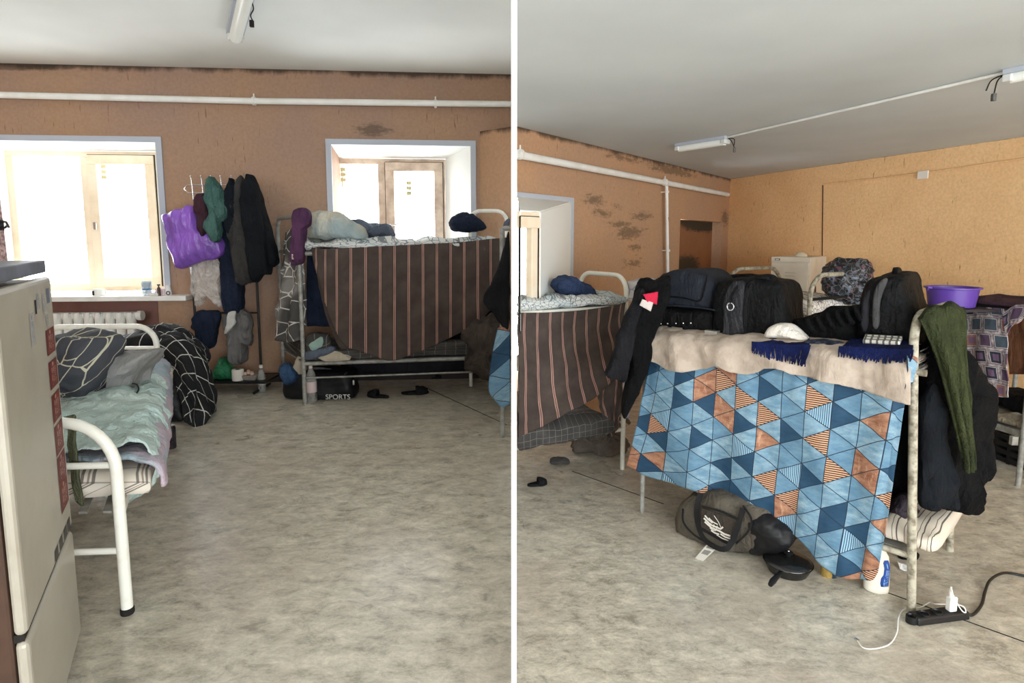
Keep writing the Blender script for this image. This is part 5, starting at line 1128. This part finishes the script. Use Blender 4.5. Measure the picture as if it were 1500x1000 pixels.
for pts_, r_ in ((((.1, .3), (.2, .42), (.35, .5)), .005), (((.08, .45), (.3, .62), (.62, .62), (.66, .5)), .006), (((.12, .6), (.35, .74), (.6, .72)), .006), (((.35, .15), (.52, .38), (.64, .6)), .002), (((.22, .35), (.36, .46), (.5, .48)), .004), (((.3, .55), (.3, .66)), .003), (((.4, .55), (.4, .68)), .003), (((.5, .55), (.5, .68)), .003)):
    logo.tube([LP(*p) for p in pts_], r_, 6)
logo.done('boat_print', M_prt, df, True)
mb = MB()
for (a0, a1, b0, th) in ((.35, .62, .86, .005), (.6, .95, .72, .006), (.66, .98, .82, .005), (.55, .95, .93, .003), (.3, .5, .78, .003)):
    mb.tube([LP(a0, b0), LP((a0+a1)/2, b0+.03), LP(a1, b0)], th, 6)
mb.done('scribbled_lettering', M_prt, df, True)
qz = [PZ(1018, 818, ZR), PZ(1030, 822, ZR), PZ(1057, 803, ZR), PZ(1040, 799, ZR)]
qz = [q+Zv(h_) for q, h_ in zip(qz, (.004, .004, .035, .035))]
g = G('airline_tag_paper'); v = g.coord('UV'); x, y, z = g.xyz(v)
ins = y.gt(.14)*y.lt(.86); n = ((x*34).floor()*.37).frac().gt(.45); blk = (x.gt(.28)*x.lt(.5)).max(x.gt(.6)*x.lt(.72)); g.set('Base Color', g.mix(ins*blk*.75, (226, 222, 212), (110, 106, 100))); M_tagp = g.m
o = link('luggage_tag', mesh('luggage_tag', [qz[0], qz[1], qz[2], qz[3]], [(0, 1, 2, 3)], [(0, 0), (0, 1), (1, 1), (1, 0)]), M_tagp, None, False); s = o.modifiers.new('thickness', 'SOLIDIFY'); s.thickness = .002
o.parent = df; o.location = o.location-df.location
# pan
pc_ = PZ(1170, 856, ZR); pc_.y += .14; pn = thing('frying_pan', 'black frying pan with a lid on the floor before the olive duffel', 'pan', pc_)
rp_ = .138
MB().lathe(pc_, [(rp_*.72, .0), (rp_*.8, .004), (rp_, .062), (rp_*1.02, .064), (rp_*.97, .06), (rp_*.7, .01)], 40).done('pan_body', mat('black_enamel', (16, 16, 17), .25, spec=.5), pn, True)
MB().lathe(pc_, [(rp_*.99, .064), (rp_*.98, .07), (rp_*.8, .082), (rp_*.4, .092), (rp_*.05, .095)], 40).done('pan_lid', mat('smoked_glass_lid', (26, 26, 26), .12, spec=.6), pn, True)
MB().lathe(pc_+Zv(.094), [(.01, 0), (.012, .012), (.026, .02), (.028, .028), (.02, .034), (.002, .035)], 20).done('lid_knob', M_black, pn, True)
MB().lathe(pc_+Zv(.128), [(.008, 0), (.007, .003), (.001, .004)], 12).done('knob_screw', M_silver, pn, True)
hd = (PZ(1128, 862, ZR+.03)-(pc_+Zv(.03))); hd.z = 0; hl = hd.length; hd.normalize()
MB().tube([pc_+hd*rp_*.97+Zv(.05), pc_+hd*(rp_+.04)+Zv(.052), pc_+hd*(hl-.04)+Zv(.056), pc_+hd*hl+Zv(.054)], [.011, .014, .018, .013], 12).done('pan_handle', M_black, pn, True)
c = PZ(1217, 848, ZR); c.y += .04; ob = thing('oil_bottle', 'yellow cooking oil bottle behind the hanging blue sheet tip', 'bottle', c)
MB().lathe(c, [(.034, 0), (.038, .01), (.036, .05), (.038, .1), (.036, .15), (.02, .2), (.014, .22)], 20).done('bottle_body', film('oil_plastic', (190, 158, 82), .55, .1), ob, True)
MB().lathe(c, [(.016, .215), (.016, .24), (.012, .242)], 14).done('bottle_cap', mat('yellow_cap', (214, 176, 60), .5), ob, True)
c = PZ(1233, 859, ZR); c.y += .1; cn2 = thing('slim_can', 'slim dark blue grey can standing at the tip of the blue sheet', 'can', c)
MB().lathe(c, [(.022, 0), (.026, .006), (.026, .14), (.022, .152)], 24).done('can_body', mat('slate_can', (58, 72, 84), .3, .4), cn2, True)
MB().lathe(c, [(.022, .152), (.023, .155), (.02, .153), (.002, .153)], 24).done('can_lid', M_silver, cn2, True)
c = PZ(1286, 868, ZR); c.y += .02; jg = thing('detergent_jug', 'white plastic detergent jug with a blue label by the bunk post', 'bottle', c)
prof = [(.052, 0), (.062, .008), (.064, .03), (.062, .12), (.058, .17), (.052, .215), (.036, .245), (.022, .258), (.02, .275)]
Mr = Matrix.Rotation(-.35, 3, 'Z')
MB().lathe(c, prof, 32, Mr, .62).done('jug_body', mat('milky_plastic', (226, 222, 210), .35, spec=.5), jg, True)
MB().lathe(c, [(.024, .27), (.024, .3), (.02, .303)], 20).done('jug_cap', mat('blue_cap', (40, 70, 130), .5), jg, True)
# label hugging the jug
def jugpt(a, z, add=.0015):
    r_ = .06 if z < .17 else .054; return c+Mr@Vector((math.cos(a)*(r_+add+.003), math.sin(a)*(r_+add+.003)*.62, z))
vs, uv = [], []; L1 = [(-1.35, -.55, .05), (-1.42, -.52, .07), (-1.38, -.5, .1), (-1.2, -.5, .12), (-1.15, -.5, .16), (-1.25, -.55, .19), (-1.15, -.7, .205)]
for a0, a1, z in L1:
    for k in range(9): vs.append(jugpt(a0+(a1-a0)*k/8, z)); uv.append((k/8, z*5))
fs = [(i*9+k, i*9+k+1, (i+1)*9+k+1, (i+1)*9+k) for i in range(len(L1)-1) for k in range(8)]
o = link('jug_label', mesh('jug_label', vs, fs, uv), stick_mat('blue_jug_label', (36, 76, 150), (160, 190, 226)), jg); s = o.modifiers.new('thickness', 'SOLIDIFY'); s.thickness = .001; o['label'] = 'bright blue label'
tag(sheet('paper_scrap', [[PZ(1314, 828, ZR)+Zv(.03), PZ(1330, 830, ZR)+Zv(.01)], [PZ(1318, 834, ZR)+Zv(.006), PZ(1332, 838, ZR)+Zv(.004)]], cloth('tissue', (0, 0, 0)), nu=8, nv=8, wr=(.006, 20, 20), thick=.001), 'small white paper scrap on the floor behind the bunk post', 'paper')
tag(blob('dark_sock', [(1316, 812), (1330, 806), (1346, 810), (1340, 822), (1322, 822)], front(PZ(1330, 824, ZR).y+.05), .06, F_blk2, e=.8, zmin=ZR+.003, N=30, K=12), 'crumpled dark sock on the floor under the striped mattress', 'sock')
# power strip
pa, pb_ = PZ(1337, 912, ZR), PZ(1413, 902, ZR); up_ = (pb_-pa).normalized(); sp = Vector((-up_.y, up_.x, 0)); st = thing('power_strip', 'black power strip on the floor beside the bunk post', 'power strip', (pa+pb_)/2)
Lp = (pb_-pa).length
MB().hexa([pa-sp*.035, pb_-sp*.035, pb_+sp*.045, pa+sp*.045], [pa-sp*.028+Zv(.042), pb_-sp*.028+Zv(.042), pb_+sp*.038+Zv(.042), pa+sp*.038+Zv(.042)]).done('strip_body', M_black, st, bevel=.01, seg=3)
for k, (f, h_) in enumerate(((-.02, .02), (.2, .0), (.45, .0), (.2, .04))):
    cc_ = pa+up_*(Lp*f+.0)+sp*(.0 if k != 3 else -.04)+Zv(.042+(.0))
    if k == 0: cc_ = pa-up_*.01+Zv(.035)
    if k == 3: continue
    MB().lathe(cc_, [(.026, -.03), (.026, .006), (.022, .008), (.019, .003), (.018, -.008), (.002, -.008)], 20).done('socket', M_black, st, True)
    for s_ in (-1, 1): MB().lathe(cc_+up_*.009*s_+Zv(-.007), [(.0025, 0), (.0025, .001), (.0003, .0012)], 8).done('socket_hole', M_silver, st, True)
c = pa+up_*Lp*.72+Zv(.043); chg = thing('phone_charger', 'white phone charger plugged into the black power strip', 'charger', c)
MB().box(c+Zv(.04), (.045, .032, .08), math.atan2(up_.y, up_.x)).done('charger_body', M_white, chg, bevel=.006)
MB().tube([c+Zv(.08)-up_*.01, c+Zv(.1)-up_*.012, c+Zv(.135)-up_*.012], [.009, .008, .004], 10).done('cable_plug', M_white, chg, True)
MB().tube(smooth_line([c+Zv(.13)-up_*.012, c-up_*.015+Vector((0, -.03, .09)), c+up_*.02+Vector((0, -.05, .03)), c+up_*.045+Vector((0, -.05, .02)), c+up_*.03+Vector((0, -.03, .045)), c+Vector((-.05, .04, .01)), PZ(1362, 882, ZR+.02), PZ(1348, 889, ZR+.01), PZ(1325, 892, ZR+.01), PZ(1316, 905, ZR+.01), PZ(1314, 925, ZR+.01), PZ(1303, 943, ZR+.01), PZ(1280, 950, ZR+.01), PZ(1264, 948, ZR+.01), PZ(1256, 938, ZR+.01)], 120), .0032, 8).done('charging_cable', M_white, chg, True)
MB().box(PZ(1255, 936, ZR+.005), (.012, .02, .006), .4).done('cable_tip', M_silver, chg)
tag(MB().tube(smooth_line([pb_+Zv(.02), PZ(1425, 900, ZR+.01), PZ(1438, 885, ZR+.008), PZ(1443, 866, ZR+.008), PZ(1450, 850, ZR+.02), PZ(1466, 840, ZR+.02), PZ(1485, 840, ZR+.01), PZ(1530, 850, ZR+.008)], 60), .0075, 10).done('power_cable', M_black, None, True), 'thick black cable curving away from the power strip', 'cable')

# ================================================================== locker, back bunk, side bunk
lc = P(1181, 500, 7.1); lc.z = ZR; ll = P(1124, 500, 7.42); ll.z = ZR; lr = P(1203.5, 500, 7.75); lr.z = ZR; zt_l = P(1181, 377, 7.1).z
M_lk = mat('locker_enamel', (216, 208, 192), .5, col2=(202, 192, 174), vs=3); M_lk2 = mat('locker_side_enamel', (216, 208, 192), .5)
lk = thing('metal_locker', 'tall cream metal locker standing against the orange wall', 'locker', lc)
back = ll+(lr-lc)
MB().hexa([lc, lr, back, ll], [p+Zv(zt_l-ZR) for p in (lc, lr, back, ll)]).done('locker_body', M_lk, lk, bevel=.006)
uf = (lc-ll); uf.z = 0; Wf = uf.length; uf.normalize(); nf = Vector((uf.y, -uf.x, 0)); Hl = zt_l-ZR
def lq(a0, a1, z0, z1, th=.012, base=0.0): 
    q = [ll+uf*a0+nf*base, ll+uf*a1+nf*base, ll+uf*a1+nf*(base+th), ll+uf*a0+nf*(base+th)]; return [p+Zv(z0) for p in q], [p+Zv(z1) for p in q]
ld = MB().hexa(*lq(.015, Wf-.02, .06, Hl-.07)).done('locker_door', M_lk, lk, bevel=.004)
MB().hexa(*lq(.004, Wf-.004, Hl-.06, Hl-.0, .014)).done('top_band', M_lk, lk, bevel=.003)
MB().hexa(*lq(.05, .11, Hl-.045, Hl-.02, .003, .014)).done('number_frame', M_gap, lk)
MB().hexa(*lq(.058, .102, Hl-.04, Hl-.025, .003, .016)).done('number_card', M_lk, lk)
for k in range(3): MB().hexa(*lq(.18, .3, Hl-.2-.04*k, Hl-.19-.04*k, .008, .012)).done('vent_louvre', mat('louvre_shade', (186, 178, 160), .6), ld)
MB().hexa(*lq(Wf-.08, Wf-.055, Hl-.62, Hl-.52, .02, .012)).done('door_handle', M_silver, ld)
sd = (lr-lc).normalized(); p = lc+sd*.3-Vector((0, 0, 0))+Zv(Hl-.43)
ns = Vector((sd.y, -sd.x, 0)); 
MB().lathe(p+ns*.004, [(.001, -.06), (.04, -.04), (.045, 0), (.03, .05), (.001, .07)], 14, Matrix(((ns.x*.1, sd.x, 0), (ns.y*.1, sd.y, 0), (0, 0, 1)))).done('rust_spot', mat('rust', (84, 54, 34), .9), lk, True)
c = P(1173, 377, 7.35); c.z = zt_l; tag(MB().lathe(c, [(.07, 0), (.075, .01), (.06, .04), (.03, .058), (.002, .062)], 24).done('plastic_bowl', mat('cream_plastic', (204, 196, 170), .5), None, True), 'small cream dome bowl on top of the cream locker', 'bowl')
# back bunk
b3 = thing('bunk_bed', 'pale metal bunk bed behind the luggage, below the orange wall', 'bunk bed', P(1240, 500, 5.9))
g0 = P(1183, 500, 5.35); g0.z = ZR; g1 = P(1262, 500, 5.8); g1.z = ZR; dv = Vector((-.35, 1.1, 0))
za = P(1220, 402, 5.5).z
MB().tube(arch(g0, g1, za, .2), .022, 12).done('end_frame', M_rust, b3, True)
MB().tube(arch(g0+dv, g1+dv, za, .2), .022, 12).done('end_frame', M_rust, b3, True)
zb3 = P(1210, 460, 5.4).z
MB().tube([Vector((g0.x, g0.y, zb3-.02)), Vector((g0.x, g0.y, zb3-.02))+dv], .018, 8).done('side_rail', M_rust, b3, True)
MB().tube([Vector((g1.x, g1.y, zb3-.02)), Vector((g1.x, g1.y, zb3-.02))+dv], .018, 8).done('side_rail', M_rust, b3, True)
MB().tube([Vector((g0.x, g0.y, P(1190, 438, 5.4).z)), Vector((g1.x, g1.y, P(1190, 438, 5.4).z))], .014, 8).done('crossbar', M_gap, b3, True)
def R4(a, b, z): return g0*(1-a)+g1*a+dv*b+Vector((0, 0, z-0))
tag(q_mattress('bedding', R4, .03, .97, .05, .98, zb3-ZR-.04, zb3-ZR+.12, net_mat('white_floral_print', (224, 220, 212), (206, 200, 192), (132, 122, 118), 14, .05, .4), .03, 2), 'white floral bedding on the bunk behind the black quilted jacket', 'bedding')
tag(blob('plastic_bag', [(1207, 402), (1214, 389), (1226, 381), (1238, 378), (1262, 379), (1270, 387), (1273, 402), (1278, 418), (1273, 434), (1258, 447), (1240, 445), (1220, 437), (1209, 421)], front(5.75), .4, speck_mat('black_floral_plastic'), e=.85, wr=(.04, 7)), 'black floral plastic bag stuffed full on the back bunk', 'bag')
tag(psheet('bed_curtain', [[(1188, 458), (1268, 462)], [(1188, 480), (1268, 480)], [(1188, 520), (1268, 520)]], front(5.5), F_blk2, nu=20, nv=10), 'dark cloth hanging below the white floral bedding', 'cloth')
# side bunk with the patchwork towel
h0 = PZ(1491, 712, ZR); zr4 = PW(1489, 637, front(h0.y)).z; h1 = PZ(1400, 606, zr4); h1.z = ZR
u4 = (h1-h0); L4 = u4.length; u4.normalize(); n4 = Vector((-u4.y, u4.x, 0)); 
if n4.dot(h0-CAM) < 0: n4 = -n4
zt4 = PW(1493, 452, front(h0.y)).z
b4 = thing('bunk_bed', 'grey metal bunk bed at the orange wall, hung with the patchwork towel', 'bunk bed', (h0+h1)/2+n4*.3)
MB().tube([h0, Vector((h0.x+.01, h0.y, zt4+.06))], .02, 12).done('post_tube', M_steelg, b4, True)
for p in (h1, h0+n4*.62, h1+n4*.62): MB().tube([p, Vector((p.x, p.y, zt4))], .018, 10).done('post_tube', M_steelg, b4, True)
for d_ in (0, .62): MB().hexa(*[[q+Zv(z-ZR) for q in (h0+n4*d_, h1+n4*d_, h1+n4*(d_+.03), h0+n4*(d_+.03))] for z in (zr4-.025, zr4+.025)]).done('side_rail', M_steelg, b4)
for z in (zt4-.03,):
    for d_ in (0, .62): MB().tube([h0+n4*d_+Zv(z-ZR), h1+n4*d_+Zv(z-ZR)], .016, 8).done('side_rail', M_gap, b4, True)
for z in (zr4-.02, zt4-.04): MB().hexa([q+Zv(z-ZR) for q in (h0+n4*.03, h1+n4*.03, h1+n4*.6, h0+n4*.6)], [q+Zv(z-ZR+.012) for q in (h0+n4*.03, h1+n4*.03, h1+n4*.6, h0+n4*.6)]).done('bed_base', M_steelg, b4)
MB().box(PW(1485, 645, front(h0.y-.0)), (.05, .03, .07)).done('rail_bracket', M_steelg, b4)
def R5(a, b, z): return h0*(1-a)+h1*a+n4*(.62*b)+Vector((0, 0, z))
tag(q_mattress('mattress', R5, .02, .95, .05, .95, zr4-ZR+.02, zr4-ZR+.1, cloth('dull_cushion', (150, 142, 124), (116, 108, 96)), .02, 5), 'flat dull cushion on the lower level of the patchwork bunk', 'mattress')
tag(q_mattress('dark_blanket', R5, .05, .9, .3, .95, zr4-ZR+.11, zr4-ZR+.24, F_blk2, .03, 5), 'black blanket heaped on the dull cushion of the patchwork bunk', 'blanket')
tag(q_mattress('mauve_bedding', R5, -.02, 1.0, -.04, .98, zt4-ZR-.02, zt4-ZR+.035, cloth('mauve_bedding', (78, 58, 66), (60, 44, 52)), .02, 7), 'dark mauve bedding on top of the patchwork bunk', 'bedding')
pl4 = plane(h0-n4*.05, h1-n4*.05)
tag(sheet('patchwork_towel', [[PW(x, y, pl4, o) for x, y, o in r] for r in ([(1412, 452, .0), (1440, 450, .0), (1470, 452, .02)], [(1413, 490, .02), (1440, 490, .03), (1474, 490, .04)], [(1413, 535, .02), (1446, 535, .03), (1475, 537, .04)], [(1422, 578, .02), (1450, 581, .03), (1477, 582, .04)])], T_patch, nu=60, nv=50, wr=(.012, 6, 4), fold=(.012, 22, .3, 1), thick=.006, uvoff=(.03, .06)), 'mauve and grey patchwork towel hanging on the side bunk', 'towel')
tag(sheet('patchwork_towel', [[PW(x, y, pl4, o) for x, y, o in r] for r in ([(1468, 458, .04), (1486, 447, .05), (1510, 446, .05)], [(1470, 470, .05), (1482, 462, .06), (1510, 456, .06)], [(1473, 492, .05), (1480, 480, .06), (1492, 470, .05)])], T_patch, nu=40, nv=30, wr=(.015, 6, 4), thick=.006, uvoff=(.3, .4)), 'bunched end of a patchwork towel at the picture edge', 'towel')
tag(psheet('dark_back_sheet', [[(1474, 470), (1500, 466)], [(1476, 510), (1504, 510)], [(1478, 548), (1504, 548)]], (pl4[0]-pl4[1]*.5, pl4[1]), cloth('brown_cloth', (112, 76, 54), (96, 64, 46)), nu=12, nv=12, wr=(.01, 5, 3)), 'brown cloth hanging on the wall side of the patchwork bunk', 'cloth')
cr_ = thing('plastic_crate', 'black slotted plastic crate on the floor under the side bunk', 'crate', PZ(1468, 692, ZR)+n4*.1)
cb = PZ(1470, 688, ZR)+n4*.16; uu4 = -u4
for s_ in (0, 1):
    for k in range(4):
        MB().hexa(*[[cb+u4*a+n4*(.26*s_+d_)+Zv(z) for a, d_ in ((-.16, 0), (.34, 0), (.34, .012), (-.16, .012))] for z in (.01+.07*k, .05+.07*k)]).done('crate_slat', M_black, cr_)
for a in (-.16, -.03, .1, .22, .34): MB().hexa(*[[cb+u4*(a+da)+n4*d_+Zv(z) for da, d_ in ((-.012, 0), (.012, 0), (.012, .27), (-.012, .27))] for z in (.0, .3)]).done('crate_divider', M_black, cr_)
cbz = PW(1393, 449, front(4.9)).z; c = P(1393, 449, 4.95); bs = thing('purple_basin', 'purple plastic basin standing above the green towel', 'basin', c)
MB().lathe(c, [(.15, 0), (.165, .008), (.187, .155), (.205, .16), (.206, .172), (.185, .17), (.16, .02), (.002, .012)], 40).done('basin_body', mat('purple_plastic_hard', (96, 66, 158), .35, spec=.5), bs, True)
MB().tube([c+Vector((-.2, -.03, .165)), c+Vector((-.235, -.035, .17)), c+Vector((-.225, -.02, .15))], .012, 8).done('pouring_lip', mat('purple_plastic_hard', (0, 0, 0)), bs, True)
rk4 = thing('basin_shelf', 'thin dark shelf carrying the purple basin along the orange wall', 'shelf', c+Zv(-.02))
MB().box(c+Vector((.02, .0, -.012)), (.66, .42, .022)).done('shelf_board', mat('dark_shelf', (44, 38, 40), .6), rk4)
for dx in (-.26, .3): MB().tube([c+Vector((dx, .15, -.02)), Vector((c.x+dx, c.y+.15, ZR))], .012, 8).done('shelf_leg', M_gap, rk4, True)

# letterings become plain meshes
bpy.context.view_layer.update()
dg = bpy.context.evaluated_depsgraph_get()
for o in [o for o in bpy.data.objects if o.type == 'FONT']:
    me = bpy.data.meshes.new_from_object(o.evaluated_get(dg)); n = bpy.data.objects.new('sports_lettering', me); C.objects.link(n)
    n.parent = o.parent; n.location = o.location; n.rotation_euler = o.rotation_euler; o.name = 'old'; n.name = 'sports_lettering'; bpy.data.objects.remove(o)
